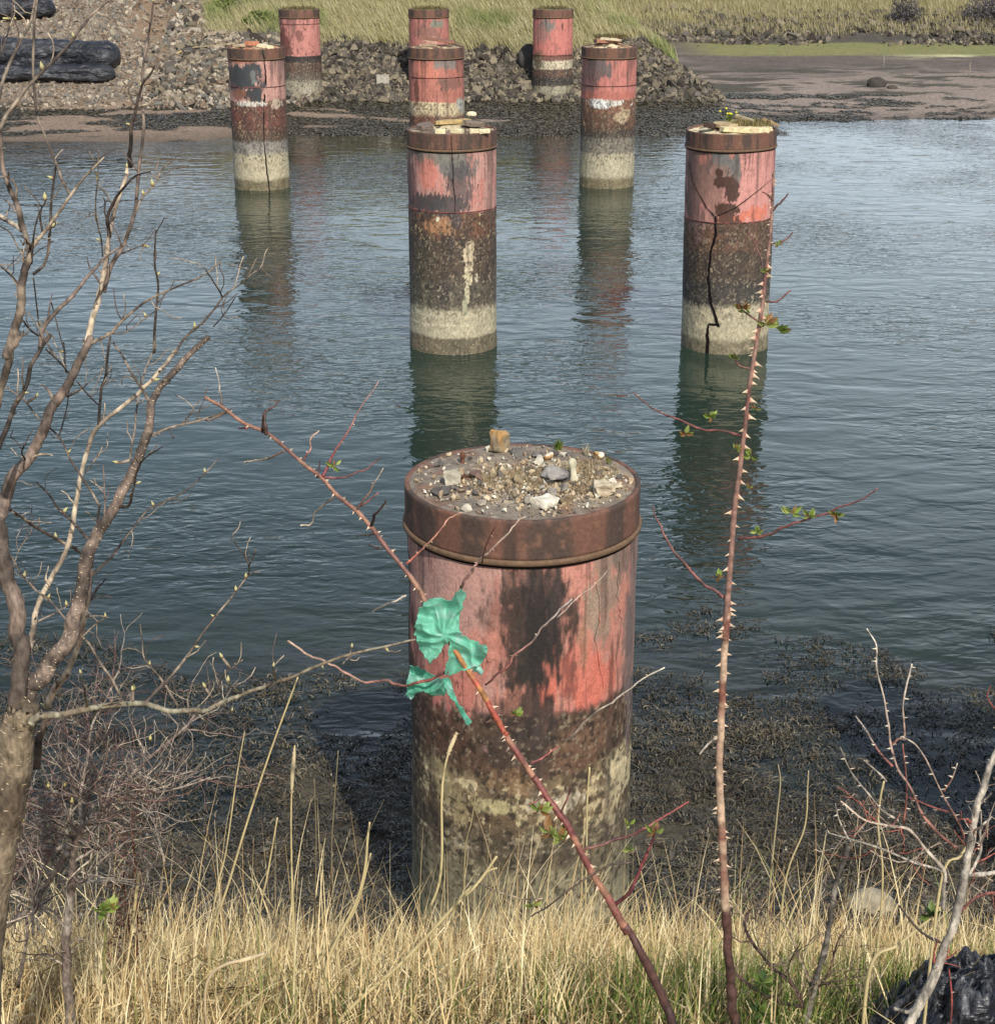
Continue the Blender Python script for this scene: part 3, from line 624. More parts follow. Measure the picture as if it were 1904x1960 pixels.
    # open cracks: jagged strips a few millimetres proud, drawn by (side -1..1, height, width)
    for pts in cracks:
        q = []; 
        for k in range(len(pts) - 1):
            a, b = np.array(pts[k]), np.array(pts[k + 1])
            for t in np.linspace(0, 1, 7)[:-1]:
                q.append(a + (b - a) * t + (rng.normal(0, .006), 0, rng.normal(0, .001)))
        q.append(np.array(pts[-1])); Vc = []
        for (u_, z_, w_) in q:
            rc = (.508 if z_ < .7 else .497) if z_ < zc - .03 else .518; a_ = math.asin(max(-.99, min(.99, u_))); dw = max(w_, .002) * .55
            for sgn in (-1, 1): Vc.append((X + math.sin(a_ + sgn * dw) * rc, Y - math.cos(a_ + sgn * dw) * rc, z_))
        # a horizontal run needs height instead of width
        Qc = [(2 * k, 2 * k + 1, 2 * k + 3, 2 * k + 2) for k in range(len(q) - 1)]
        np_mesh('crack', np.array(Vc), np.array(Qc), M['crack'], root)
    if lean: root.rotation_euler = (0, R(lean), 0)
    return root
pink, salmon, dpink = A3(194, 136, 128), A3(198, 120, 106), A3(160, 104, 98)
grey, soot, dbrown = A3(112, 108, 108), A3(52, 48, 50), A3(84, 66, 54)
rustc, rust2, cream, khaki, dkh, oliv = A3(118, 78, 54), A3(70, 56, 46), A3(198, 184, 152), A3(164, 154, 122), A3(108, 102, 78), A3(88, 92, 60)
tan = A3(184, 160, 110); blk = A3(50, 46, 44)
TOP = CAMZ - 2.263
ZF = -1.4
specs = {
 'P1': dict(paint=1.6, steps=(1.22, .93), seams=(), fill='flat', ntz=.05, clean=.06, bands=[
    (1.60, salmon, pink, dpink, .35, .1, .02), (1.30, A3(104, 78, 60), A3(84, 66, 52), A3(60, 46, 40), .5, .28, .02),
    (1.02, A3(104, 86, 62), A3(150, 130, 92), A3(190, 172, 126), .40, .46, .05), (.84, A3(84, 74, 58), A3(120, 108, 80), A3(150, 138, 108), .4, .42, .06),
    (.62, A3(106, 99, 76), A3(134, 126, 96), A3(156, 146, 114), .5, .3, .1), (-9, A3(134, 130, 98), A3(150, 144, 112), A3(112, 114, 80), .5, .2, .1)],
   blobs=[(-.7, 2.05, .5, .4, A3(188, 138, 132), .8, .9, 5), (.12, 2.0, .30, .26, blk, .93, 1.1, 9), (.1, 1.72, .22, .26, blk, .9, 1.1, 9), (.02, 2.2, .16, .08, A3(90, 70, 66), .7, 1.1, 9), (.16, 1.9, .18, .36, A3(46, 40, 42), .85, .9, 10),
          (-.25, 2.02, .14, .1, A3(96, 66, 62), .4, 1.2, 12), (.0, 1.6, .22, .07, A3(84, 62, 56), .6, 1.1, 10),
          (-1, 2.0, .26, .5, A3(84, 66, 60), .9, .8, 6), (-1, 1.55, .4, .3, A3(78, 62, 48), .9, .8, 6), (.68, 2.12, .16, .26, A3(140, 122, 108), .75, .7, 12), (.58, 2.03, .12, .1, A3(150, 132, 116), .7, .7, 12), (.82, 2.2, .12, .1, A3(116, 100, 92), .8, .7, 10),
          (.97, 2.0, .22, .6, A3(124, 108, 108), .8, .8, 6), (.93, 1.75, .14, .2, A3(110, 92, 94), .7, .8, 9), (.60, 1.70, .34, .12, A3(212, 98, 80), .9, .8, 5), (.42, 1.8, .2, .1, A3(208, 104, 88), .8, .8, 6), (-.6, 1.7, .34, .12, A3(196, 108, 98), .9, .8, 6), (-.3, 1.86, .2, .08, A3(206, 120, 106), .7, .8, 6),
          (.4, 1.74, .05, .1, A3(120, 60, 52), .7, .7, 12), (.5, 1.87, .05, .12, A3(150, 110, 84), .6, .7, 12), (.75, 1.7, .04, .16, A3(110, 66, 58), .7, .7, 12), (.24, 1.97, .08, .018, A3(226, 220, 214), .0, .2, 6),
          (.90, 1.17, .36, .10, A3(190, 174, 130), .95, .5, 7), (.3, 1.16, .22, .045, A3(190, 178, 146), .9, .5, 12), (-.3, 1.15, .2, .035, A3(176, 164, 112), .9, .5, 12), (-.72, 1.22, .12, .1, A3(156, 140, 96), .8, .6, 12), (-.55, 1.1, .08, .1, A3(156, 140, 96), .7, .6, 12), (-.08, 1.42, .25, .12, A3(66, 56, 50), .7, .8, 10), (-.1, 1.28, .18, .06, A3(128, 96, 62), .7, .8, 10), (.5, 1.4, .3, .1, A3(112, 82, 60), .8, .8, 8), (-.7, 1.45, .3, .1, A3(86, 58, 46), .7, .8, 8)]),
 'P2': dict(paint=1.6, steps=(1.6, .34), seams=(1.605,), dome=.06, f1=(120, 104, 92), f2=(190, 174, 136), bands=[
    (1.60, pink, A3(196, 110, 102), grey, .4, .2, .004), (1.30, rustc, rust2, tan, .5, .34, .05), (.85, A3(90, 72, 56), A3(64, 56, 48), A3(140, 116, 84), .5, .30, .12),
    (.52, A3(92, 84, 68), A3(66, 60, 54), khaki, .45, .3, .05), (.20, khaki, A3(176, 166, 132), dkh, .5, .12, .02), (-9, A3(112, 102, 76), A3(92, 84, 62), A3(140, 128, 98), .5, .3, .02)],
   blobs=[(.1, 2.15, .38, .16, grey, .95, .6, 6), (-.35, 2.2, .7, .07, A3(124, 116, 108), .8, .6, 6), (.2, 1.9, .28, .22, A3(78, 70, 76), .8, .6, 9), (-.6, 1.7, .5, .11, A3(66, 62, 66), .95, .5, 9), (0, 1.68, .38, .1, A3(70, 66, 70), .9, .5, 9), (-.55, 2.02, .28, .16, A3(214, 112, 96), .8, .6, 8), (-.95, 1.9, .35, .35, A3(110, 72, 76), .8, .6, 6),
          (.40, 1.14, .13, .13, A3(206, 184, 142), .9, .3, 16), (.36, .98, .12, .05, A3(210, 190, 150), .9, .3, 16), (.38, .86, .10, .07, A3(196, 184, 140), .95, .3, 10), (.34, .7, .055, .13, A3(190, 180, 140), .95, .3, 10), (.28, .54, .05, .1, A3(150, 150, 118), .9, .3, 10), (.55, .88, .05, .06, A3(190, 180, 150), .8, .3, 10),
          (-.2, 1.46, .4, .09, A3(176, 122, 72), .75, .4, 14), (-.75, 1.0, .4, .4, A3(82, 76, 58), .5, .6, 8), (.1, 1.5, .16, .08, A3(72, 62, 66), .8, .4, 14), (-.3, 1.53, .04, .03, A3(210, 200, 170), .9, .3, 10)]),
 'P3': dict(paint=1.49, steps=(1.49,), seams=(1.49,), dome=.03, f1=(190, 172, 136), f2=(210, 196, 160), clean=.05, bands=[
    (1.49, A3(206, 130, 126), A3(190, 112, 106), A3(120, 74, 66), .4, .03, .004), (1.15, A3(112, 78, 56), A3(84, 64, 48), A3(160, 122, 82), .5, .24, .05), (.82, A3(88, 72, 56), A3(70, 60, 50), A3(140, 118, 88), .5, .25, .08),
    (.55, A3(72, 66, 58), A3(58, 56, 54), khaki, .45, .25, .05), (.16, khaki, A3(174, 162, 126), dkh, .5, .12, .04), (-9, A3(124, 114, 86), A3(100, 94, 68), A3(150, 138, 104), .5, .3, .02)],
   blobs=[(-.3, 2.1, .32, .22, A3(104, 104, 106), .95, .6, 6), (-.85, 1.95, .5, .5, A3(118, 86, 82), .9, .5, 6), (-.5, 1.8, .4, .3, A3(150, 104, 94), .8, .6, 6), (-.1, 1.88, .17, .13, A3(82, 50, 42), 1, .12, 9), (-.33, 1.93, .17, .06, A3(82, 50, 42), 1, .12, 14), (-.38, 2.03, .09, .05, A3(82, 50, 42), 1, .12, 12), (-.2, 1.63, .3, .085, A3(86, 54, 44), 1, .12, 9), (-.1, 1.53, .3, .05, A3(100, 60, 48), 1, .15, 9),
          (.45, 1.58, .38, .09, A3(216, 104, 78), .9, .3, 6), (-.1, 2.25, .1, .05, A3(196, 110, 96), .7, .5, 8), (-.7, 2.17, .1, .06, A3(196, 110, 96), .6, .5, 8)]),
 'P4': dict(paint=1.55, steps=(1.55,), seams=(1.8,), f1=(206, 186, 150), f2=(180, 120, 84), dome=.02, bands=[
    (1.56, pink, dpink, rust2, .4, .2, .004), (1.05, A3(120, 66, 50), A3(92, 58, 46), A3(196, 160, 110), .5, .26, .1), (.86, A3(96, 70, 52), A3(70, 58, 48), A3(150, 122, 84), .5, .3, .04),
    (.64, A3(118, 112, 104), A3(146, 140, 126), A3(92, 88, 84), .5, .25, .04), (.18, A3(168, 156, 122), A3(178, 166, 132), dkh, .5, .12, .04), (-9, A3(120, 108, 76), A3(96, 88, 60), khaki, .5, .2, .02)],
   blobs=[(-.25, 1.98, .62, .24, A3(62, 66, 72), 1, .12, 5), (-.7, 1.95, .7, .25, A3(60, 62, 68), .9, .2, 5), (.05, 1.66, .34, .14, A3(56, 58, 64), 1, .14, 6), (-.6, 1.68, .4, .1, A3(130, 80, 62), .9, .3, 8), (.0, 1.98, .14, .1, A3(128, 128, 130), .6, .5, 12), (-.1, 1.52, .55, .05, A3(206, 196, 180), .9, .3, 14), (.75, 1.5, .3, .07, A3(196, 176, 150), .7, .3, 14), (-.5, 2.24, .7, .03, A3(176, 104, 84), .9, .3, 8)]),
 'P5': dict(paint=1.53, steps=(1.53,), seams=(1.95,), f1=(120, 90, 76), f2=(196, 176, 140), dome=.03, bands=[
    (1.53, A3(190, 106, 92), A3(150, 84, 72), grey, .45, .2, .004), (1.3, A3(196, 176, 132), A3(150, 110, 70), A3(214, 206, 186), .4, .3, .05), (.8, A3(120, 72, 52), A3(92, 60, 46), A3(150, 110, 70), .5, .3, .05), (.2, khaki, dkh, rust2, .5, .2, .05), (-9, dkh, oliv, khaki, .5, .2, .02)],
   blobs=[(-.3, 2.08, .4, .14, A3(206, 112, 92), .9, .5, 7), (.4, 2.2, .5, .1, A3(120, 118, 118), .8, .6, 6), (.5, 1.85, .5, .1, A3(110, 80, 72), .7, .5, 12), (-.7, 1.7, .12, .25, A3(90, 54, 44), .8, .5, 8), (.9, 1.46, .3, .14, A3(150, 156, 152), .85, .4, 7)]),
 'P6': dict(paint=1.57, steps=(1.57,), seams=(1.8,), f1=(150, 116, 84), f2=(206, 192, 156), dome=.08, bands=[
    (1.57, A3(196, 108, 100), A3(176, 96, 88), grey, .4, .16, .004), (1.33, A3(130, 84, 58), A3(104, 72, 52), A3(206, 200, 184), .45, .3, .05), (1.05, A3(110, 74, 50), A3(84, 62, 46), A3(176, 140, 92), .5, .3, .08), (.9, A3(76, 64, 54), A3(60, 54, 48), A3(140, 116, 84), .5, .25, .04),
    (.62, A3(124, 116, 98), A3(110, 104, 92), A3(150, 142, 120), .5, .3, .03), (.18, A3(172, 162, 130), A3(160, 150, 118), dkh, .5, .12, .04), (-9, A3(120, 108, 76), A3(96, 88, 60), khaki, .5, .2, .02)],
   blobs=[(-.5, 2.1, .45, .2, A3(92, 88, 92), .9, .6, 6), (-.8, 1.9, .5, .25, A3(120, 84, 84), .8, .6, 6), (-.35, 1.5, .45, .085, A3(206, 206, 198), 1, .25, 8), (.2, 1.52, .25, .05, A3(206, 202, 186), .9, .3, 12), (.5, 1.3, .3, .12, A3(190, 166, 126), .7, .4, 14), (0, 1.64, 1.6, .07, A3(176, 88, 72), .6, .3, 8)]),
 'P7': dict(paint=1.3, steps=(1.38,), seams=(2.12,), f1=(96, 90, 72), f2=(130, 124, 96), dome=.03, bands=[
    (1.38, A3(196, 118, 112), A3(176, 98, 94), A3(96, 56, 52), .4, .25, .004), (1.22, blk, A3(60, 50, 50), rustc, .4, .2, .01), (.95, A3(104, 76, 60), A3(84, 68, 56), A3(170, 160, 140), .5, .25, .05), (.78, A3(110, 96, 80), A3(84, 78, 68), A3(170, 160, 140), .5, .3, .04), (-9, A3(160, 152, 128), A3(140, 132, 108), A3(110, 108, 92), .5, .2, .04)],
   blobs=[(-.8, 1.75, .5, .35, A3(120, 62, 56), .95, .35, 7), (.1, 1.85, .16, .14, A3(110, 60, 54), .8, .3, 12), (-.5, 1.5, .3, .1, A3(96, 60, 52), .8, .3, 12)]),
 'P8': dict(paint=1.3, steps=(), seams=(), f1=(90, 82, 64), f2=(120, 112, 84), dome=.03, bands=[
    (1.38, A3(190, 108, 100), A3(160, 88, 82), grey, .4, .2, .004), (1.2, blk, dbrown, rustc, .4, .2, .02), (.8, dbrown, rust2, khaki, .5, .25, .05), (-9, khaki, dkh, cream, .5, .2, .04)],
   blobs=[(.0, 1.9, .6, .18, A3(140, 92, 82), .9, .3, 8), (.5, 2.12, .4, .08, A3(116, 124, 112), .9, .5, 8), (.1, 1.75, .4, .08, A3(196, 150, 130), .7, .3, 12)]),
 'P9': dict(paint=1.3, steps=(1.3,), seams=(1.38,), f1=(100, 96, 76), f2=(130, 126, 100), dome=.03, bands=[
    (1.39, A3(200, 106, 100), A3(176, 94, 88), grey, .4, .12, .004), (1.26, A3(130, 80, 68), A3(106, 66, 58), blk, .4, .2, .01), (1.06, A3(196, 182, 148), A3(110, 90, 66), A3(210, 200, 170), .3, .3, .02), (.86, A3(104, 74, 56), blk, khaki, .45, .2, .04), (.66, blk, A3(62, 58, 54), dbrown, .5, .2, .01), (-9, A3(156, 150, 122), A3(134, 128, 102), A3(110, 106, 88), .5, .2, .04)],
   blobs=[(-.35, 2.1, .4, .14, A3(110, 116, 116), .9, .5, 8), (-.6, 1.9, .4, .25, A3(150, 106, 100), .8, .5, 8), (-.75, 1.25, .35, .18, A3(110, 92, 68), .9, .4, 8), (.45, 2.08, .05, .1, blk, .8, .3, 8)]),
}
D1, D2, D3, D4 = 6.49, 18.30, 29.85, 41.6
G = 'steel piles of the demolished bridge'
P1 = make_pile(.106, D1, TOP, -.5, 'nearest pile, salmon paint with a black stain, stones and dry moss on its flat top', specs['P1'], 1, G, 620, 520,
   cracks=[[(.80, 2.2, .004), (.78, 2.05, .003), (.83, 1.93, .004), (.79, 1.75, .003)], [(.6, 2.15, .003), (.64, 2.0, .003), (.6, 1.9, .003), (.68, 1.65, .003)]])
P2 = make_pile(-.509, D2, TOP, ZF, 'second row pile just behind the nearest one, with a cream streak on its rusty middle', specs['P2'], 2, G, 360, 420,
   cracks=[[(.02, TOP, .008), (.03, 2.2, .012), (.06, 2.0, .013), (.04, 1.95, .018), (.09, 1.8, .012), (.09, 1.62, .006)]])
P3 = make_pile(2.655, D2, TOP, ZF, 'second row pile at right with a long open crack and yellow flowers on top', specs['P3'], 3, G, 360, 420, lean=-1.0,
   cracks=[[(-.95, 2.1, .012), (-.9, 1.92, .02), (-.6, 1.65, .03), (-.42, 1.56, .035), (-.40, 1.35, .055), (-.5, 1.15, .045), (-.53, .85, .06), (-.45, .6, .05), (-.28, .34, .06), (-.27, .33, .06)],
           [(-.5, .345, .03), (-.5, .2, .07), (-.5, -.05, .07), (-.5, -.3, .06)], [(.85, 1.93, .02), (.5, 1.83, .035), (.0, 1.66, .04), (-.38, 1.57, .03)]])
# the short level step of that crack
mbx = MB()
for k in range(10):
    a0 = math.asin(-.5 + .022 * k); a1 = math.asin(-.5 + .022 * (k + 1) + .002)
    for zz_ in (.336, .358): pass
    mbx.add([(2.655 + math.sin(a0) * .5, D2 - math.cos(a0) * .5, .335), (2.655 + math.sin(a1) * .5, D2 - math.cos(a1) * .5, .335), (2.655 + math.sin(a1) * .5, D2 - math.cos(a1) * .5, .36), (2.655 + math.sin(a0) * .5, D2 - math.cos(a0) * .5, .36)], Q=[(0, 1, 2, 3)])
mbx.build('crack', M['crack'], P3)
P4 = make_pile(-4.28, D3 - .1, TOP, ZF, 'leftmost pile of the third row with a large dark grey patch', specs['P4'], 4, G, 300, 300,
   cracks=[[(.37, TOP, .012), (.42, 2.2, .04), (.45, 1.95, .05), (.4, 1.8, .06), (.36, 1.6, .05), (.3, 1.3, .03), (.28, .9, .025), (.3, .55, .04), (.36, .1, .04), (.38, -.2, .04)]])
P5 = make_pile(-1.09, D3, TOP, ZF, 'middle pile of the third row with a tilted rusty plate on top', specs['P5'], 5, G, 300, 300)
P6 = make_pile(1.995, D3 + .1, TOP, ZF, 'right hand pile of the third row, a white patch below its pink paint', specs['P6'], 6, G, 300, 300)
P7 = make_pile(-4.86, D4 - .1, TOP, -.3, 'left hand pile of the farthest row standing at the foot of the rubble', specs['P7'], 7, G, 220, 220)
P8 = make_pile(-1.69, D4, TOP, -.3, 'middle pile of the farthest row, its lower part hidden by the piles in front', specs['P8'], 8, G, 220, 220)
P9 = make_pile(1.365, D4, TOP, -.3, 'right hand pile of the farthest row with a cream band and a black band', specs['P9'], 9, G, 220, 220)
P10 = make_pile(3.30, D1 + .05, TOP, -.5, 'pile just outside the right edge of the photo whose shadow falls on the weed', specs['P6'], 10, G, 96, 80)

# ---- things lying on the pile tops
def slab(name, X, Y, z, sx, sy, sz, rz, tilt, col, label, cat='slab', grp=None, m='rock', jit=.25):
    n_ = 9; a = np.sort(rng.uniform(0, 2 * np.pi, n_)); r_ = rng.uniform(.72, 1.0, n_)
    bx = np.stack([np.sign(np.cos(a)) * np.minimum(np.abs(np.cos(a)) * 1.3, 1) * r_, np.sign(np.sin(a)) * np.minimum(np.abs(np.sin(a)) * 1.3, 1) * r_], 1)
    V = np.concatenate([np.c_[bx, np.full(n_, -.5)], np.c_[bx * .96, np.full(n_, .5) + rng.uniform(-.15, .15, n_)]]) * (sx / 2, sy / 2, sz)
    Vm = [tuple(v) for v in V]; bm = bmesh.new(); vs = [bm.verts.new(v) for v in Vm]
    bm.faces.new(vs[:n_][::-1]); bm.faces.new(vs[n_:])
    for k in range(n_): bm.faces.new((vs[k], vs[(k + 1) % n_], vs[n_ + (k + 1) % n_], vs[n_ + k]))
    bmesh.ops.bevel(bm, geom=list(bm.edges), offset=min(sz * .12, .006), segments=1, affect='EDGES')
    bmesh.ops.triangulate(bm, faces=list(bm.faces)); me = bpy.data.meshes.new(name); bm.to_mesh(me); bm.free()
    ca = me.color_attributes.new('col', 'FLOAT_COLOR', 'POINT'); cc = np.ones((len(me.vertices), 4), dtype=np.float32); cc[:, :3] = col; cc[:, :3] *= rng.uniform(.85, 1.12, (len(cc), 1)); ca.data.foreach_set('color', cc.ravel())
    me.materials.append(M[m]); o = bpy.data.objects.new(name, me); o.location = (X, Y, z); o.rotation_euler = (tilt[0], tilt[1], rz); link(o)
    return tag(o, label, cat, grp)
def top_pt(P, dx, dy, h=0):
    """where the picture point (dx, dy) meets the level of a pile's top"""
    b = (980 - dy) / FP; v = Vector(((dx - 952) / FP, CT + b * ST, -ST + b * CT)); t = (TOP + h - CAMZ) / v.z; p = Vector((0, 0, CAMZ)) + v * t; q = p - Vector((.106, D1, p.z)); r_ = q.length
    return p if r_ < .44 else Vector((.106, D1, p.z)) + q * (.44 / r_)
def Z6(x, y): return (760 + x / 3.283) / 1.0478, (840 + y / 3.283) / 1.0478
def top_rock(zx, zy, s, flat, col, label, seed, col2=None, split=.3, name='stone', rz=None, cat='stone', grp=None, tall=1):
    p = top_pt(P1, *Z6(zx, zy)); V, T = HULLS[seed % 14]; Rm = rotm(.2 * (seed % 3), .15 * (seed % 4), seed * 1.3 if rz is None else rz)
    bm = bmesh.new(); vs = [bm.verts.new(v) for v in V]; [bm.faces.new([vs[i] for i in t]) for t in T]
    bmesh.ops.subdivide_edges(bm, edges=list(bm.edges), cuts=2, use_grid_fill=True); bmesh.ops.triangulate(bm, faces=list(bm.faces))
    for i, v in enumerate(bm.verts): v.index = i
    V = np.array([v.co[:] for v in bm.verts]); T = np.array([[v.index for v in f.verts] for f in bm.faces]); bm.free()
    s = s * (1.3 if seed in (3, 11) else 1.4); V = V @ (Rm.T if seed not in (3, 11) else rotm(.08, .1, seed * .3).T); V = V * (s * .9, s * .8, s * flat); lo = V[:, 2].min(); V = V + (p.x, p.y, TOP - lo - .004)
    if seed in (3, 11): V = V + .55 * s * (np.stack([fbm(V[:, 0] * 22 + k * 9, V[:, 1] * 22, V[:, 2] * 22, 17, 2) for k in range(3)], 1) - .5)
    V = V + .08 * s * (np.stack([fbm(V[:, 0] * 40 + k * 9, V[:, 1] * 40, V[:, 2] * 40, 7) for k in range(3)], 1) - .5)
    c = mix(np.array(col), np.array(col) * .7, sstep(.4, .6, fbm(V[:, 0] * 60, V[:, 1] * 60, V[:, 2] * 60, seed)))
    if col2 is not None: c = mix(c, np.array(col2), sstep(.45, .55, fbm(V[:, 0] * 35, V[:, 1] * 35, V[:, 2] * 35, seed + 3) + (V[:, 2] - TOP - s * flat * split) / (s * flat) * .3))
    return tag(np_mesh(name, V, T, M['rock'], col=c, loc=(p.x, p.y, TOP), smooth=False), label, cat, grp)
ora, lich, gre, whi, dkg = A3(186, 142, 88), A3(206, 198, 176), A3(124, 118, 112), A3(214, 206, 186), A3(86, 82, 78)
top_rock(790, 215, .041, 1.15, A3(150, 136, 112), 'upright orange and white lichened block at the back of the nearest pile top', 3, A3(176, 138, 88), .9, name='stone_block')
top_rock(935, 232, .052, .42, gre, 'flat grey slate piece right of the upright lichen block', 5)
top_rock(1035, 245, .026, .5, gre * 1.1, 'small round grey stone right of the flat slate piece', 6)
top_rock(1120, 262, .028, 1.0, ora, 'small yellow lichened stone in the middle of the nearest pile top', 8, whi, .5)
top_rock(1545, 232, .033, .85, A3(198, 160, 104), 'yellow ochre stone at the far right rim of the nearest pile top', 9, whi, .8)
top_rock(475, 425, .036, 1.0, A3(196, 188, 166), 'pale cream block stone on the left of the nearest pile top', 11)
top_rock(410, 490, .046, .5, dkg, 'dark grey stone just in front of the pale cream block', 2)
top_rock(640, 395, .038, .8, A3(118, 96, 86), 'brownish rough stone left of the dry grass clump', 4)
top_rock(800, 425, .03, .7, whi * .8, 'pale rounded stone at the front edge of the dry grass clump', 7)
top_rock(925, 430, .036, .7, A3(150, 134, 104), 'tan stone in the middle front of the dry grass clump', 10)
top_rock(1150, 430, .062, .6, A3(112, 108, 106), 'largest dark grey lump of rubble on the nearest pile top', 12, A3(150, 144, 136), .9)
top_rock(1130, 500, .036, .8, A3(140, 132, 120), 'grey stone in front of the largest dark lump', 1)
top_rock(1210, 480, .03, .7, A3(130, 122, 112), 'grey brown stone to the right in front of the largest lump', 13)
top_rock(990, 552, .028, .85, A3(158, 148, 134), 'square pale grey stone near the front of the nearest pile top', 5)
top_rock(1080, 572, .05, .35, A3(176, 166, 150), 'flat pale rubble piece at the front of the nearest pile top', 3, whi, .3)
top_rock(675, 565, .022, .8, A3(150, 138, 124), 'small brownish stone at the front left of the nearest pile top', 2)
top_rock(655, 612, .02, .3, A3(140, 118, 100), 'thin brown flake close to the front rim', 9)
top_rock(1480, 495, .048, .6, A3(150, 132, 108), 'broad brown stone on the right front of the nearest pile top', 11, A3(190, 176, 150), .4)
top_rock(1470, 440, .03, .7, A3(196, 180, 140), 'small cream stone behind the broad brown stone', 6)
top_rock(1555, 455, .028, .4, A3(200, 186, 156), 'flat cream chip at the right of the nearest pile top', 12)
top_rock(560, 395, .016, 1.4, A3(90, 60, 44), 'small upright rusty stub by the brownish rough stone', 8)
top_rock(1190, 615, .014, .6, A3(96, 84, 70), 'tiny dark stone nearest to the front rim', 4)
# a length of bone like mortar standing among the stones, and the rusty bolt
p = top_pt(P1, *Z6(1285, 415)); mb = MB(); zt = np.linspace(0, .085, 12); rp = np.interp(zt / .085, [0, .12, .3, .6, .85, 1], [.02, .021, .014, .013, .019, .015])
mb.tube(np.stack([p.x + zt * -.1, p.y + zt * .5, TOP + zt], 1), rp, 14, A3(190, 182, 154), jitter=.12)
tag(mb.build('mortar_lump', M['rock'], loc=tuple(p)), 'pale waisted lump of mortar standing upright right of the grey rubble', 'mortar lump')
p = top_pt(P1, *Z6(550, 285)); mb = MB(); mb.tube([(p.x, p.y, TOP - .01), (p.x, p.y, TOP + .045)], [.009, .009], 10, A3(110, 72, 54)); mb.tube([(p.x, p.y, TOP + .022), (p.x, p.y, TOP + .034)], [.014, .014], 6, A3(96, 64, 50))
tag(mb.build('rusty_bolt', M['cap'], loc=tuple(p), smooth=False), 'rusty bolt sticking up from the left of the nearest pile top', 'bolt')
# grit
mb = MB()
for k in range(5200):
    a = rng.uniform(0, 6.28); r_ = .46 * math.sqrt(rng.random()); gx, gy = r_ * math.cos(a), r_ * math.sin(a)
    if rng.random() > .12 + .88 * float(sstep(.42, .1, math.hypot(gx - .08, (gy + .06) * 1.3))): continue
    V, T = HULL_LO[int(rng.integers(14))]; s = rng.lognormal(-4.9, .55)
    c = [whi * .85, A3(166, 148, 120), dkg * 1.2, A3(150, 128, 100), A3(186, 168, 138)][int(rng.integers(5))]
    mb.add(V @ rotm(*rng.random(3) * 6).T * s + (.106 + gx, D1 + gy, TOP + s * .4), T=T, C=c)
tag(mb.build('grit', M['rock'], smooth=False), 'loose grit and mortar crumbs scattered over the nearest pile top', 'grit', kind='stuff')
# dry moss and grass on it
def on_disc(cx, cy, rx, ry, n): a = rng.uniform(0, 6.28, n); r_ = np.sqrt(rng.random(n)); return cx + rx * r_ * np.cos(a), cy + ry * r_ * np.sin(a)
xx, yy = [], []
for (cx, cy, rx, ry, n) in [(.0, .03, .2, .11, 1900), (.2, .0, .17, .2, 1900), (.3, .12, .12, .12, 600), (-.08, -.06, .16, .09, 500), (.05, -.12, .2, .06, 400)]:
    a_, b_ = on_disc(.106 + cx, D1 + cy, rx, ry, n); xx.append(a_); yy.append(b_)
xx, yy = np.concatenate(xx), np.concatenate(yy); n_ = len(xx)
V, Q, C = blades(n_, np.stack([xx, yy, np.full(n_, TOP)], 1), rng.uniform(.012, .045, n_) * (.3 + 1.2 * fbm(xx * 14, yy * 14, 0, 61)), rng.uniform(.001, .0022, n_), 1.1, .6, 0, 3, pal((178, 158, 122), (150, 132, 100), (128, 112, 88), (198, 182, 150), (128, 118, 76)), seg=3)
tag(np_mesh('dry_moss', V, Q, M['grass'], col=C), 'withered brown moss and grass growing in the middle of the nearest pile top', 'moss', kind='stuff')
def sprig(name, p, n, ln, wd, cols, label, cat, flowers=None, spread=.5):
    e = empty(name, tuple(p), label, cat); n0 = np.tile(np.array(p), (n, 1)) + rng.normal(0, .006, (n, 3)) * (1, 1, 0)
    V, Q, C = blades(n, n0, rng.uniform(ln * .5, ln, n), np.full(n, wd), spread, .4, 0, 3, pal(*cols), seg=3, droop=1.2)
    np_mesh('leaf', V, Q, M['leaf'], e, C)
    return e
p = top_pt(P1, *Z6(1220, 175)); sprig('green_weed', (p.x, p.y, TOP), 34, .055, .010, [(104, 122, 48), (130, 142, 70), (88, 104, 44)], 'small green weed at the back rim of the nearest pile top', 'weed')
p = top_pt(P1, *Z6(1430, 215)); sprig('dead_tuft', (p.x, p.y, TOP), 26, .07, .003, [(206, 198, 170), (180, 170, 140)], 'curled whitish dead tuft near the back right rim', 'tuft')
p = top_pt(P1, *Z6(660, 300)); sprig('dead_tuft', (p.x, p.y, TOP), 26, .045, .003, [(206, 198, 170), (170, 160, 130)], 'curled pale dead tuft left of the dry grass clump', 'tuft')
p = top_pt(P1, *Z6(1530, 280)); sprig('green_weed', (p.x, p.y, TOP), 20, .03, .006, [(110, 122, 54), (130, 138, 70)], 'tiny green sprig in front of the ochre stone', 'weed')
# second row
slab('concrete_slab', -.48, D2 + .05, TOP + .065, .52, .36, .04, .2, (R(-3), 0), A3(176, 152, 104), 'round edged tan slab lying on the pile behind the nearest one')
slab('concrete_slab', -.27, D2 - .02, TOP + .06, .22, .34, .05, -.5, (R(-4), R(8)), A3(120, 106, 92), 'grey slab piece at the right of the tan slab')
slab('concrete_slab', -.76, D2 - .1, TOP + .035, .24, .3, .05, .7, (0, R(-9)), A3(118, 104, 94), 'grey brown slab piece at the left of the tan slab')
for k, (dx_, w_, lab) in enumerate([(-.64, .16, 'left cream mortar lump along the front rim of the second row middle pile'), (-.44, .17, 'broad cream mortar lump in the middle of the front rim'), (-.2, .26, 'right cream mortar lump along the front rim of that pile')]):
    slab('mortar_lump', dx_, D2 - .36 + .1 * abs(dx_ + .45), TOP + .015, w_, .12, .05, .1 * k, (0, 0), A3(212, 198, 160), lab, 'mortar lump')
e = 2.59
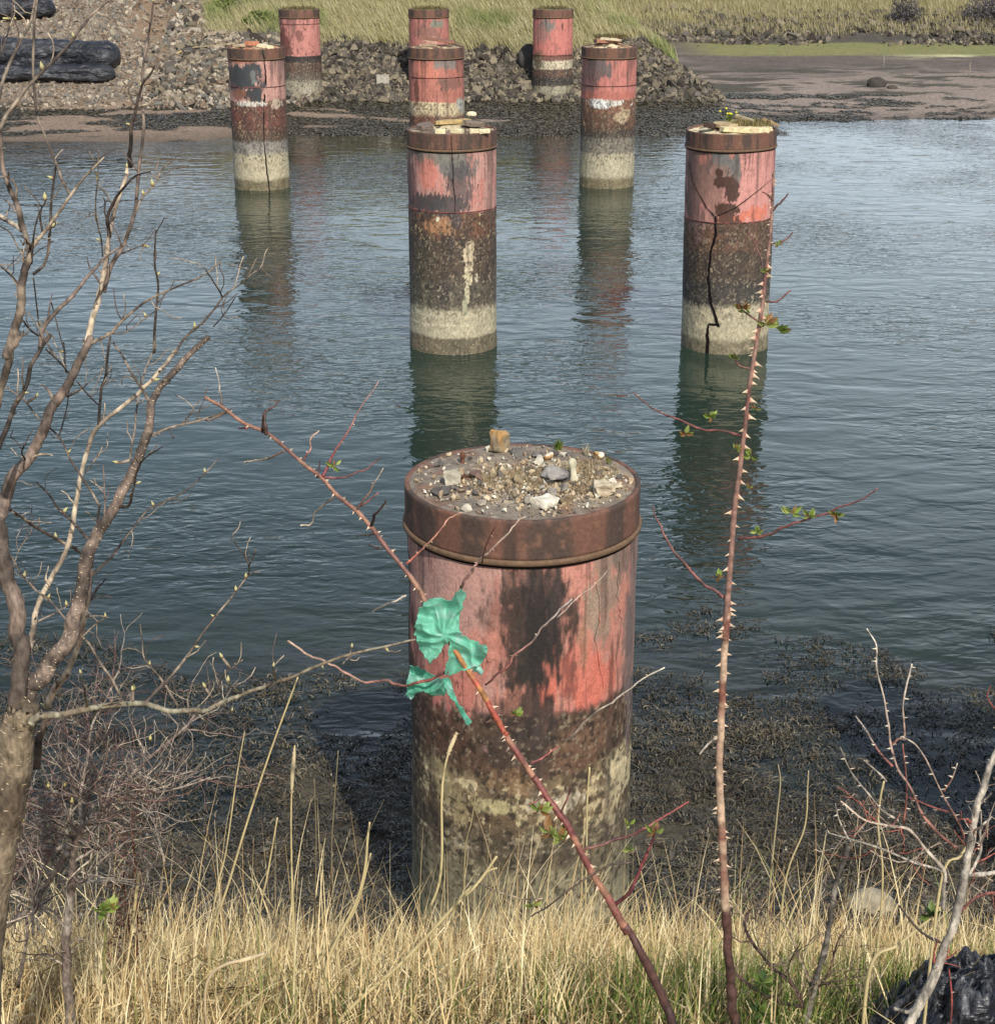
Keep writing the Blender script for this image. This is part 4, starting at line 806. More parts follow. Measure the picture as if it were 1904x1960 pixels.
slab('concrete_slab', e + .02, D2 + .02, TOP + .05, .55, .5, .04, .3, (R(-2), R(-2)), A3(176, 154, 116), 'large brownish slab on top of the cracked right hand pile')
slab('concrete_slab', e + .12, D2 - .22, TOP + .03, .62, .34, .05, -.1, (R(3), R(2)), A3(206, 190, 150), 'cream slab along the front rim of the cracked right hand pile')
slab('wooden_block', e - .28, D2 - .18, TOP + .06, .26, .12, .06, .5, (R(4), R(14)), A3(70, 56, 48), 'dark block on the left of the cracked right hand pile top', 'block')
slab('concrete_slab', e + .42, D2 - .1, TOP + .075, .24, .16, .03, -.4, (R(-6), R(22)), A3(150, 124, 90), 'tilted slab overhanging the right rim of the cracked right hand pile')
slab('wooden_block', e + .14, D2 - .02, TOP + .11, .3, .06, .04, -.7, (0, R(12)), A3(160, 146, 116), 'narrow pale stick of wood lying across the slabs by the yellow flowers', 'wood')
xx, yy = on_disc(e + .2, D2 - .12, .22, .15, 700); n_ = len(xx)
V, Q, C = blades(n_, np.stack([xx, yy, np.full(n_, TOP + .05)], 1), rng.uniform(.03, .09, n_), rng.uniform(.005, .010, n_), .7, .5, 0, 3, pal((140, 132, 84), (170, 158, 116), (110, 112, 60), (120, 100, 76)), seg=2)
tag(np_mesh('dry_moss', V, Q, M['grass'], col=C), 'dry greenish moss on the cracked right hand pile top', 'moss', kind='stuff')
fl = sprig('yellow_flower_plant', (e - .02, D2 + .05, TOP + .07), 30, .12, .016, [(104, 122, 48), (130, 142, 70)], 'little plant with bright yellow flowers on the cracked right hand pile', 'flowering plant', spread=.8)
for k in range(7):
    mb = MB(); c = np.array((e - .02, D2 + .03, TOP + .16)) + rng.normal(0, .035, 3) * (1.4, 1, .5)
    for a in range(5):
        an = a * 1.257; d_ = np.array((math.cos(an), math.sin(an) * .6, .5 + .4 * math.sin(an))); s_ = np.array((-math.sin(an), math.cos(an) * .6, .3)); mb.add([c, c + d_ * .012 + s_ * .008, c + d_ * .022, c + d_ * .012 - s_ * .008], Q=[(0, 1, 2, 3)], C=A3(232, 222, 40))
    mb.build('flower', M['leaf'], fl)
# a stalk leaning out to the left of it
# third row
slab('brick', -4.35, D3 - .1 + .02, TOP + .06, .34, .26, .07, .2, (R(-4), R(3)), A3(176, 118, 88), 'orange brick lying on the left hand pile of the third row', 'brick')
slab('concrete_slab', -4.04, D3 - .25, TOP + .02, .4, .3, .05, -.2, (0, R(3)), A3(210, 196, 160), 'cream slab at the right of the orange brick')
slab('concrete_slab', -4.56, D3 - .2, TOP + .03, .22, .3, .04, .4, (0, R(-5)), A3(180, 160, 130), 'small tan slab at the left of the orange brick')
slab('rusty_plate', -1.0, D3 + .0, TOP + .11, .66, .3, .035, -.1, (R(2), R(7)), A3(128, 88, 72), 'tilted rusty plate across the top of the third row middle pile', 'plate', m='cap')
slab('concrete_slab', -1.22, D3 - .2, TOP + .03, .4, .2, .05, .1, (0, 0), A3(150, 130, 110), 'grey slab under the tilted rusty plate')
slab('concrete_slab', 1.97, D3 + .1, TOP + .09, .58, .42, .06, .1, (R(-2), 0), A3(150, 106, 84), 'brown slab lying on the right hand pile of the third row')
slab('concrete_slab', 2.01, D3 - .06, TOP + .13, .4, .2, .03, -.1, (R(3), R(3)), A3(196, 180, 150), 'thin pale slab on the brown slab of the right hand third row pile')
for (cx_, cy_, zz_, rx_, n, lab) in [(2.03, D3 + .2, TOP + .13, .3, 500, 'mossy turf on the right hand third row pile'), (-4.86, D4 - .1, TOP, .4, 450, 'dry turf on the left hand far pile'), (-1.69, D4, TOP, .42, 450, 'dry turf on the middle far pile'), (1.365, D4, TOP, .38, 450, 'dry turf on the right hand far pile')]:
    xx, yy = on_disc(cx_, cy_, rx_, rx_ * .8, n)
    V, Q, C = blades(n, np.stack([xx, yy, np.full(n, zz_)], 1), rng.uniform(.03, .1, n), rng.uniform(.010, .02, n), .9, .5, 0, 3, pal((120, 112, 70), (140, 128, 84), (96, 92, 58), (106, 84, 62)), seg=2)
    tag(np_mesh('dry_turf', V, Q, M['grass'], col=C), lab, 'turf', kind='stuff')
# ================================================================== NEAR SHORE
# stranded seaweed on the mud round the nearest pile
N = 250000; x = rng.uniform(-5.0, 5.5, N); y = rng.uniform(5.0, 11.2, N); z = ground(x, y)
pt = fbm(x * 1.3, y * 2.0, 0, 141, 5); pt2 = fbm(x * .6, y * 1.3, 0, 151, 4)
thr = .36 + .02 * sstep(9.2, 10.6, y) + .05 * sstep(8.6, 9.2, y) + .12 * sstep(9.6, 11.2, y) - .16 * sstep(8.2, 6.2, y) + .05 * sstep(.9, 1.6, x) * sstep(3, 2.4, x) * sstep(8.4, 9.2, y)
nc = 9000; cx_, cy_ = rng.uniform(-5.2, 5.7, nc), rng.uniform(5.0, 11.2, nc); ci = rng.integers(nc, size=N); cr_ = rng.uniform(.05, .2, nc); caz = rng.uniform(0, 6.28, nc); cbr = rng.uniform(.55, 1.3, nc)
off = rng.normal(0, .5, (N, 2)) * cr_[ci][:, None]; x = cx_[ci] + off[:, 0]; y = cy_[ci] + off[:, 1]; hgt = .035 * np.exp(-(off ** 2).sum(1) / (.3 * cr_[ci] ** 2)) * rng.random(N)
z = ground(x, y); pt = fbm(x * 1.3, y * 2.0, 0, 141, 5); pt2 = fbm(x * .6, y * 1.3, 0, 151, 4); thr = .31 + .08 * sstep(8.3, 9.0, y) + .14 * sstep(9.0, 10.2, y) + .2 * sstep(10.2, 10.8, y) + .06 * sstep(-.5, -1.5, x) * sstep(8.7, 9.3, y)
ok = (pt * .7 + pt2 * .3 > thr) & (np.hypot(x - .106, y - D1) > .5)
x, y, z, hgt, ci = x[ok], y[ok], z[ok], hgt[ok], ci[ok]; n_ = len(x)
under = sstep(.0, -.12, z); keep = rng.random(n_) < .9; x, y, z, under, hgt, ci = x[keep], y[keep], z[keep], under[keep], hgt[keep], ci[keep]; n_ = len(x)
ca_ = pal((76, 70, 54), (90, 82, 62), (62, 57, 46), (102, 94, 76), (84, 72, 54), (54, 51, 42), (112, 102, 82), lo=.6, hi=1.15); big_ = fbm(x * 1.8, y * 1.8, 0, 181); ca = lambda N: ca_(N) * (.7 + .5 * sstep(.35, .65, big_))[:, None] * cbr[ci][:, None]
z = np.where(z < .004, np.maximum(z, rng.uniform(-.06, .004, n_)), z) + hgt * np.where(z < .004, .5, 1)
V, Q, C = ribbons(n_, x, y, z, rng.uniform(.025, .08, n_), rng.uniform(.0035, .010, n_), ca, seg=3, lift=.014, curl=1.2, tilt=.4, par=caz[ci] + rng.normal(0, .7, n_))
tag(np_mesh('seaweed', V, Q, M['weed'], col=C), 'dark olive seaweed stranded on the mud round the nearest pile', 'seaweed', kind='stuff')
mb = MB()
for k in range(700):
    X_, Y_ = rng.uniform(-4, 4.5), rng.uniform(5.4, 9.6)
    if math.hypot(X_ - .106, Y_ - D1) < .52: continue
    V, T = HULL_LO[int(rng.integers(14))]; s = rng.lognormal(-4.0, .5); c = [A3(110, 104, 92), A3(80, 76, 68), A3(150, 144, 130)][int(rng.choice(3, p=[.45, .5, .05]))]
    mb.add(V @ rotm(*rng.random(3) * 6).T * s + (X_, Y_, float(ground(X_, Y_)) + s * .3), T=T, C=c)
tag(mb.build('pebbles', M['rock'], smooth=False), 'pebbles and shell bits scattered through the near seaweed', 'pebbles', kind='stuff')
one_rock('stone', 1663, 1752, .13, .8, A3(130, 122, 104), 'large pale rounded stone behind the grass at lower right', .3, 4, 4.5, 9, .06)

# tall dry grass of the near bank
def gz(x, y): return ground(x, y)
N = 46000; x = rng.uniform(-3.2, 3.4, N); y = rng.uniform(2.35, 5.75, N)
den = .38 + .62 * sstep(5.2, 4.4, y + (fbm(x * 1.2, y * 1.2, 0, 160) - .5) * 1.0) - .25 * sstep(5.0, 5.7, y) - .28 * sstep(-.75, -1.2, x) * sstep(3.4, 3.9, y)
ok = (rng.random(N) < den) & (np.hypot(x - .106, y - D1) > .55); x, y = x[ok], y[ok]; z = gz(x, y); n_ = len(x)
tall = rng.random(n_) < .04
ln = np.where(tall, rng.uniform(.40, .66, n_), rng.uniform(.12, .34, n_)) * (.38 + 1.1 * fbm(x * 1.9, y * 1.9, 0, 163))
ln = ln * (1 - .25 * sstep(3.2, 2.4, y))
px, py = proj(x, y, z); gm = fbm(x * 1.8, y * 1.8, 0, 170) + .16 * sstep(900, 1150, px) * sstep(1890, 1990, py) - .12
ca, cb = pal((226, 204, 154), (212, 188, 138), (238, 222, 178), (194, 168, 120), (168, 138, 94), (228, 208, 160), lo=.9, hi=1.35), pal((124, 138, 72), (146, 152, 88), (104, 120, 62), (176, 168, 104))
colf = lambda N: mix(ca(N), cb(N), (sstep(.55, .66, gm) * (rng.random(N) < .6)))
V, Q, C = blades(n_, np.stack([x, y, z - .02], 1), ln, rng.uniform(.0020, .0046, n_), .30, .46, .5, 1.6, colf, seg=5, droop=1.5, face=rng.normal(0, .7, n_))
tag(np_mesh('dry_grass', V, Q, M['grass'], col=C), 'thick straw coloured dry grass across the foot of the photo', 'grass', kind='stuff')
# flattened thatch between the blades
N = 26000; x = rng.uniform(-3.2, 3.4, N); y = rng.uniform(2.35, 5.3, N); z = gz(x, y)
V, Q, C = ribbons(N, x, y, z + .01, rng.uniform(.08, .25, N), rng.uniform(.002, .005, N), pal((196, 172, 120), (160, 136, 92), (120, 98, 66), (214, 196, 150)), seg=3, lift=.07, curl=.6)
tag(np_mesh('thatch', V, Q, M['grass'], col=C), 'flattened dead thatch under the dry grass', 'thatch', kind='stuff')
# green grass, low, bottom centre and right
N = 5200; x = np.concatenate([rng.normal(.55, .35, N // 2), rng.normal(1.35, .35, N // 2)]); y = rng.uniform(2.5, 3.35, N); z = gz(x, y)
V, Q, C = blades(N, np.stack([x, y, z], 1), rng.uniform(.08, .24, N), rng.uniform(.0025, .005, N), .3, .3, 1.2, 1.6, pal((96, 116, 52), (122, 138, 68), (76, 96, 44), (150, 152, 86)), seg=4, droop=1.0)
tag(np_mesh('green_grass', V, Q, M['grass'], col=C), 'short fresh green grass among the straw at the bottom right of centre', 'grass', kind='stuff')

# ---- coordinate readers for things traced at their own distances
T1 = lambda p: (p[0] / 2.934, p[1] / 2.934)
T2 = lambda p: (p[0] / 2.567, 668.1 + p[1] / 2.567)
T3 = lambda p: (p[0] / 2.494, 1288.4 + p[1] / 2.494)
T4 = lambda p: (668.1 + p[0] / 2.85, 1431.6 + p[1] / 2.85)
T5 = lambda p: (1288.4 + p[0] / 2.5537, 1193 + p[1] / 2.5537)
T6 = lambda p: (381.8 + p[0] / 2.567, 668.1 + p[1] / 2.567)
T7 = lambda p: (1145.3 + p[0] / 2.162, 334 + p[1] / 2.162)
Z7 = lambda p: (725.3 + p[0] / 2.934, 1145.3 + p[1] / 2.934)
ZZ6 = lambda p: Z6(*p)
TD = lambda p: p

class Plant:
    """stems traced one by one; a stem that starts on another takes its distance there"""
    def __init__(s, root, d0, mt): s.root = root; s.d0 = d0; s.mt = mt; s.pts = []; s.paths = []
    def stem(s, tf, pts, w0, w1, d=None, dd=None, name='branch', col=(110, 94, 80), col2=None, knob=.12, sides=8, sc_=1.0, back=0, wob=1.0, tocol=None):
        q = [tf(p) for p in pts]
        if s.d0 == 1.8 and tf is not TD: w0, w1 = max(w0 / 3.2, 2.8), max(w1 / 3.2, 2.0); knob = .06
        if d is None:
            if s.pts:
                A = np.array(s.pts); k = np.argmin(np.hypot(A[:, 0] - q[0][0], A[:, 1] - q[0][1]))
                d = A[k, 2] + back if math.hypot(A[k, 0] - q[0][0], A[k, 1] - q[0][1]) < 30 else s.d0 + rnd.uniform(-.1, .15)
            else: d = s.d0
        if dd is None: dd = rnd.uniform(-.10, .16)
        n = len(q); ds = [d + dd * i / (n - 1) for i in range(n)]
        P = np.array([W(a[0], a[1], e_) for a, e_ in zip(q, ds)]); C = catmull(P, 7)
        m = len(C); t = np.linspace(0, 1, m); wpx = w0 + (w1 - w0) * t ** .85
        r = wpx * .5 * (C[:, 1] * CT - (C[:, 2] - CAMZ) * ST) / FP
        C = C + (np.stack([fbm(t * m * .22 + s.d0 * 9 + q[0][0] + k * 7, 0, 0, 5, 3) for k in range(3)], 1) - .5) * r[:, None] * (1.3 if r.max() < .012 else .4) * wob
        nod = fbm(np.arange(m) * .30 + q[0][0] * 3.3, 0, 0, 9, 2); r = r * (1 - knob + 2.4 * knob * nod)
        c1 = A3(*col); c2 = A3(*(col2 or tuple(v * .62 for v in col)))
        cc = mix(np.tile(c1, (m, 1)), np.tile(c2, (m, 1)), sstep(.42, .6, fbm(np.arange(m) * .23 + q[0][1], 0, 0, 6, 3)))
        if tocol is not None: cc = mix(cc, np.tile(A3(*tocol), (m, 1)), t ** 1.5)
        cc = cc * rng.uniform(.85, 1.12, (m, 1))
        mb = MB(); mb.tube(C, r, sides, cc, jitter=.14)
        o = mb.build(name, s.mt, s.root)
        D_ = np.stack(proj(C[:, 0], C[:, 1], C[:, 2]) + (C[:, 1],), 1); s.pts += [tuple(v) for v in D_]; s.paths.append((C, r)); return o, C, r
def perp(d):
    d = np.array(d) / np.linalg.norm(d); a = np.cross(d, (.2, .9, .3)); a /= np.linalg.norm(a); return a, np.cross(d, a)
def bud(root, p, d, s, col=(186, 178, 112), base=(130, 96, 66), name='bud'):
    d = np.array(d) / np.linalg.norm(d); t = np.linspace(0, 1, 7); r = s * np.array([.16, .34, .42, .40, .30, .16, .03])
    mb = MB(); cc = mix(np.tile(A3(*base), (7, 1)), np.tile(A3(*col), (7, 1)), sstep(.15, .5, t)); mb.tube(np.array(p) + d[None] * t[:, None] * s * 1.9, r, 7, cc); return mb.build(name, M['bud'], root)
def spur(mb, p, d, ln, r, col):
    mb.tube(np.array([p, p + d * ln * .5 + rng.normal(0, ln * .06, 3), p + d * ln]), [r, r * .8, r * .45], 6, A3(*col), jitter=.2)
def leaflets(root, p, s, n=7, cols=((130, 150, 68), (160, 172, 96), (108, 128, 60), (140, 104, 66)), up=(0, 0, 1)):
    """a just opened rosette: folded serrate leaflets"""
    mb = MB(); p = np.array(p)
    for k in range(n):
        d = rng.normal(size=3) * (1, .8, .7) + np.array(up) * .5; d /= np.linalg.norm(d); a, b = perp(d); ln = s * rng.uniform(.5, 1.0); wd = ln * .26; o_ = p + d * s * .15 * rng.random()
        tt = np.linspace(0, 1, 6); w_ = wd * np.array([.15, .75, 1, .85, .5, .02]); mid = o_ + d * ln * tt[:, None] - b * (ln * .18 * tt[:, None] ** 2)
        Lf = mid - a * w_[:, None] + b * w_[:, None] * .5; Rt = mid + a * w_[:, None] + b * w_[:, None] * .5
        V = np.concatenate([Lf, mid, Rt]); Q = [(i, i + 1, 7 + i, 6 + i) for i in range(5)] + [(6 + i, 7 + i, 13 + i, 12 + i) for i in range(5)]
        mb.add(V, Q=Q, C=A3(*cols[int(rng.integers(len(cols)))]) * rng.uniform(.8, 1.15))
    return mb.build('leaf_cluster', M['leaf'], root)

# ================================================================== BARE TREE AT THE LEFT
rt = W(-30, 1960, 1.72)
tree = empty('bare_tree', (rt.x, rt.y, float(ground(rt.x, rt.y))), 'bare tree with knobbly brown branches and opening buds filling the left edge', 'tree')
T = Plant(tree, 1.8, M['bark'])
B = (134, 120, 104); Dk = (84, 74, 66); Pk = (124, 108, 96); Lt = (180, 164, 140); Gr = (134, 128, 108)
T.stem(TD, [(-60, 2250), (-50, 1960), (-26, 1740), (2, 1590), (22, 1480), (32, 1410), (40, 1372), (46, 1350)], 96, 58, 1.75, .0, 'trunk', (124, 110, 90), (88, 76, 62), .03, 20)
T.stem(T2, [(85, 1960), (96, 1800), (104, 1560), (88, 1400), (62, 1200), (20, 1020), (2, 880), (10, 780), (62, 640), (150, 520), (212, 400), (262, 270), (340, 160), (400, 40), (445, -60)], 118, 44, 1.745, .1, 'branch', Pk, Dk, .08, 14)
T.stem(T1, [(470, 1990), (500, 1880), (545, 1720), (580, 1560), (602, 1400), (622, 1290), (652, 1150), (700, 1020), (718, 948)], 44, 22, None, .1, 'branch', Lt, B)
T.stem(T1, [(585, 1640), (640, 1470), (700, 1370), (745, 1230), (768, 1120), (783, 950), (803, 800), (806, 640), (797, 500), (812, 330), (842, 160), (862, 18)], 30, 12, None, .08, 'branch', Pk, Dk)
T.stem(T1, [(730, 935), (735, 830), (742, 700), (770, 590), (800, 475), (845, 420), (872, 365)], 30, 10, None, None, 'branch', Dk)
T.stem(T2, [(-10, 490), (40, 370), (78, 270), (128, 195), (150, 100), (202, -10), (250, -70)], 34, 24, 1.7, .05, 'branch', Dk)
T.stem(T1, [(232, 1950), (242, 1860), (300, 1770), (400, 1672), (480, 1570), (540, 1502), (610, 1432), (692, 1380)], 34, 12, None, .1, 'branch', Dk, Pk)
T.stem(T2, [(-30, 330), (0, 210), (32, 110), (62, 0), (90, -80)], 52, 46, 1.72, .0, 'branch', B)
T.stem(T1, [(38, 2000), (70, 1880), (112, 1740), (132, 1600), (160, 1480), (172, 1395)], 62, 44, None, 0, 'branch', B, Dk)
T.stem(T1, [(170, 1420), (145, 1320), (95, 1265), (40, 1235), (-20, 1190)], 36, 26, None, None, 'branch', Lt)
T.stem(T1, [(130, 1300), (112, 1190), (82, 1110), (38, 1010), (8, 880), (0, 740), (-14, 640)], 38, 22, None, None, 'branch', Pk)
T.stem(T1, [(178, 1400), (210, 1350), (262, 1290), (338, 1182), (400, 1092), (480, 992), (540, 930), (588, 882)], 30, 8, None, None, 'branch', Lt, B)
T.stem(T1, [(392, 1090), (342, 985), (300, 880), (236, 712), (206, 620), (190, 420), (192, 160), (212, -10)], 18, 16, None, None, 'branch', Dk, B)
T.stem(T1, [(190, 1540), (258, 1465), (282, 1300), (290, 1150), (312, 960), (326, 905)], 20, 12, None, None, 'branch', Dk)
T.stem(T1, [(180, 1480), (190, 1330), (220, 1205), (262, 1120)], 16, 8, None, None, 'branch', Dk)
T.stem(T1, [(-20, 760), (40, 650), (128, 520), (240, 402), (380, 262), (452, 168), (512, 90), (620, -10)], 26, 15, 1.66, .1, 'branch', B, Dk)
T.stem(T1, [(-10, 570), (20, 445), (100, 262), (165, 150), (202, -10)], 26, 12, 1.85, None, 'branch', B)
T.stem(T1, [(-10, 350), (60, 130), (78, -10)], 12, 10, 1.95, None, 'branch', Dk)
T.stem(T1, [(614, 1330), (608, 1220), (648, 1122), (700, 1050), (765, 985), (848, 964)], 26, 8, None, None, 'branch', (70, 58, 52))
T.stem(T1, [(682, 1425), (740, 1402), (803, 1376)], 12, 7, None, None, 'branch', Dk)
T.stem(T1, [(750, 1235), (800, 1112), (868, 1040), (905, 960), (952, 914)], 14, 9, None, None, 'branch', Dk, B)
T.stem(T1, [(638, 1150), (600, 1095), (558, 1048), (536, 1038)], 8, 6, None, None, 'branch', B)
T.stem(T1, [(556, 840), (552, 1000), (538, 1130), (546, 1240), (570, 1340), (576, 1440)], 7, 9, 1.9, None, 'branch', Dk, B)
T.stem(T1, [(505, 1935), (620, 1870), (700, 1792), (800, 1704), (880, 1662), (1030, 1596), (1150, 1542), (1242, 1470)], 22, 8, None, None, 'branch', Dk, B)
T.stem(T1, [(600, 1868), (700, 1868), (800, 1800), (878, 1745)], 10, 6, None, None, 'branch', B)
T.stem(T1, [(862, 1980), (878, 1750), (888, 1600), (870, 1480), (874, 1290)], 18, 10, 1.95, None, 'branch', Dk, B)
T.stem(T1, [(985, 1980), (1040, 1900), (1140, 1810), (1210, 1730), (1262, 1660), (1375, 1572), (1442, 1450)], 16, 8, 1.86, None, 'branch', Dk, B)
T.stem(T1, [(1375, 1572), (1430, 1530), (1496, 1488)], 11, 7, None, None, 'branch', B)
T.stem(T1, [(1250, 1668), (1205, 1590), (1150, 1508)], 9, 6, None, None, 'branch', Dk)
T.stem(T1, [(1200, 1835), (1262, 1762), (1320, 1672)], 9, 5, 1.9, None, 'branch', Dk)
T.stem(T1, [(290, 1700), (360, 1960)], 5, 6, 2.0, None, 'branch', Dk); T.stem(T1, [(190, 1560), (205, 1700), (225, 1850)], 8, 9, 1.9, None, 'branch', B)
T.stem(T1, [(0, 1490), (60, 1545), (130, 1618)], 10, 12, None, None, 'branch', B); T.stem(T1, [(130, 1800), (180, 1860), (232, 1890)], 10, 12, None, None, 'branch', Dk)
T.stem(T1, [(0, 1270), (60, 1310), (110, 1400), (160, 1480)], 7, 9, None, None, 'branch', B)
T.stem(T2, [(90, 1900), (112, 1740), (170, 1640), (250, 1556), (322, 1460), (366, 1340), (396, 1190), (436, 1010), (480, 900), (560, 782), (634, 625), (700, 482), (728, 400), (742, 280), (790, 180), (870, 100), (960, 0), (1030, -60)], 120, 28, 1.76, .12, 'branch', Pk, Dk, .08, 14)
T.stem(T2, [(742, 275), (700, 200), (640, 105), (600, 30), (560, -30)], 20, 12, None, None, 'branch', B)
T.stem(T2, [(720, 430), (780, 410), (850, 384), (1000, 345), (1112, 308)], 22, 10, None, None, 'branch', B)
T.stem(T2, [(900, 362), (940, 310), (984, 246)], 10, 6, None, None, 'branch', Pk)
T.stem(T2, [(232, 1760), (285, 1650), (335, 1580), (390, 1430), (420, 1260), (448, 1085)], 44, 34, 1.88, .0, 'branch', (176, 150, 128), Lt)
T.stem(T2, [(150, 1470), (168, 1360), (190, 1260), (250, 1130), (330, 985), (366, 800), (398, 620), (432, 500), (480, 384), (620, 268), (690, 205), (770, 130), (832, 50), (870, 0)], 36, 22, 1.84, .1, 'branch', Lt, B)
T.stem(T2, [(486, 380), (500, 210), (520, 130), (535, -10), (545, -60)], 18, 14, None, None, 'branch', Dk)
T.stem(T2, [(456, 962), (370, 862), (290, 782), (228, 698), (180, 655)], 22, 9, None, None, 'branch', Dk)
T.stem(T2, [(20, 772), (100, 820), (172, 872), (280, 932), (400, 1000)], 16, 22, 1.8, None, 'branch', Dk, Lt)
T.stem(T2, [(516, 820), (516, 700), (508, 570)], 12, 7, None, None, 'branch', Pk)
T.stem(T2, [(492, 768), (420, 652), (350, 545), (292, 432), (200, 350), (120, 250), (20, 180)], 16, 8, None, None, 'branch', Dk, B)
T.stem(T2, [(580, 775), (632, 768), (658, 690), (680, 585), (722, 530), (800, 480)], 22, 7, None, None, 'branch', Dk)
T.stem(T2, [(640, 545), (662, 400), (680, 250), (720, 90), (770, -20)], 14, 10, 1.9, None, 'branch', B)
T.stem(T2, [(446, 1115), (550, 1022), (620, 920), (680, 848), (742, 782), (880, 718), (980, 640), (1078, 532)], 18, 5, None, .15, 'branch', Dk, B)
T.stem(T2, [(400, 1310), (470, 1195), (520, 1128)], 18, 9, None, None, 'branch', Dk)
T.stem(T2, [(300, 410), (330, 290), (345, 180)], 10, 7, None, None, 'branch', Dk); T.stem(T2, [(325, 115), (320, 50), (315, -30)], 14, 12, None, None, 'branch', Dk)
T.stem(T2, [(340, 120), (290, 60), (225, 0)], 10, 10, None, None, 'branch', Dk)
T.stem(T2, [(330, 235), (380, 210), (432, 168)], 18, 7, None, None, 'branch', Dk); T.stem(T2, [(380, 160), (440, 230), (490, 278)], 8, 8, None, None, 'branch', Dk)
T.stem(T2, [(125, 545), (108, 505), (122, 468)], 14, 6, None, None, 'branch', Dk)
T.stem(T2, [(420, 610), (455, 560), (484, 515)], 9, 5, None, None, 'branch', B)
T.stem(T2, [(150, 1850), (195, 1806), (300, 1795), (450, 1762), (600, 1742), (720, 1745), (850, 1780), (960, 1772), (1005, 1778), (1085, 1738), (1200, 1690), (1330, 1650), (1455, 1602), (1600, 1540), (1720, 1500), (1890, 1462), (2040, 1428)], 46, 12, 1.72, .12, 'branch', Gr, (110, 98, 80), .16, 14)
T.stem(T2, [(716, 1742), (830, 1622), (940, 1482), (1040, 1340), (1160, 1192), (1222, 1112), (1276, 1090)], 22, 7, None, .1, 'branch', Dk, B)
T.stem(T2, [(1226, 1110), (1218, 1045), (1140, 930)], 8, 4, None, None, 'branch', B); T.stem(T2, [(1222, 1070), (1260, 985)], 6, 4, None, None, 'branch', B)
T.stem(T2, [(430, 1752), (418, 1680), (400, 1600)], 18, 9, None, None, 'branch', Gr)
T.stem(T2, [(610, 1740), (550, 1622), (480, 1520), (440, 1448), (360, 1370), (250, 1240), (160, 1170), (90, 1080), (10, 960)], 18, 8, None, .15, 'branch', B)
T.stem(T2, [(960, 1772), (1010, 1730), (1084, 1690)], 14, 7, None, None, 'branch', Gr); T.stem(T2, [(1068, 1682), (1100, 1602), (1192, 1528)], 12, 6, None, None, 'branch', B)
T.stem(T2, [(1182, 1692), (1140, 1660), (1112, 1630)], 14, 10, None, None, 'branch', Gr); T.stem(T2, [(975, 1790), (1000, 1820), (1028, 1842)], 16, 9, None, None, 'branch', Gr)
T.stem(T2, [(1090, 1745), (1120, 1765), (1144, 1790)], 14, 9, None, None, 'branch', Gr); T.stem(T2, [(1356, 1625), (1345, 1590), (1338, 1555)], 12, 8, None, None, 'branch', B)
T.stem(T2, [(185, 1340), (260, 1302), (340, 1258)], 12, 5, None, None, 'branch', B)
T.stem(T2, [(880, 1760), (800, 1632), (742, 1562), (708, 1512), (700, 1430), (690, 1352)], 16, 5, None, None, 'branch', B)
T.stem(T2, [(60, 1090), (100, 980), (160, 895)], 8, 6, None, None, 'branch', B); T.stem(T2, [(480, 1760), (460, 1810), (430, 1830)], 14, 7, None, None, 'branch', Gr)
T.stem(T6, [(705, 1545), (735, 1510), (748, 1470)], 12, 8, None, None, 'branch', B)
T.stem(T2, [(445, 1090), (470, 950), (490, 770)], 20, 14, 1.95, None, 'branch', Dk)
T.stem(T2, [(520, 1320), (460, 1360), (400, 1420)], 7, 12, None, None, 'branch', B); T.stem(T2, [(180, 2050), (200, 1900), (245, 1780)], 60, 34, 1.86, 0, 'branch', (84, 72, 62))
T.stem(T2, [(240, 1240), (130, 1130), (20, 960)], 8, 12, 1.9, None, 'branch', B)
# short spurs all along and the opening buds
mb = MB(); nb = 0
BUD = [(T1, 862, 16), (T1, 718, 705), (T1, 718, 948), (T1, 275, 1004), (T1, 240, 1122), (T1, 565, 1028), (T1, 858, 1052), (T1, 310, 1272), (T1, 530, 1356), (T1, 545, 1236), (T1, 410, 205), (T1, 780, 490), (T1, 910, 1538), (T1, 812, 1760), (T1, 1092, 1830), (T1, 800, 1104), (T1, 235, 388), (T1, 826, 1398),
       (T2, 132, 222), (T2, 175, 238), (T2, 342, 216), (T2, 995, 604), (T2, 712, 672), (T2, 744, 742), (T2, 115, 1122), (T2, 262, 1200), (T2, 332, 1262), (T2, 520, 1330), (T2, 322, 1398), (T2, 1197, 1124), (T2, 1160, 1196), (T2, 1038, 1312), (T2, 968, 1470), (T2, 1096, 1520), (T2, 1122, 1634), (T2, 1336, 1566), (T2, 400, 1604), (T2, 654, 1684), (T2, 1136, 1786), (T2, 740, 1556), (T2, 205, 1756), (T2, 590, 560), (T2, 280, 934), (T2, 1012, 1668),
       (T6, 755, 1460), (T6, 915, 1486), (T6, 604, 1562), (T2, 768, 160), (T2, 370, 490), (T2, 330, 790), (T2, 290, 20)]
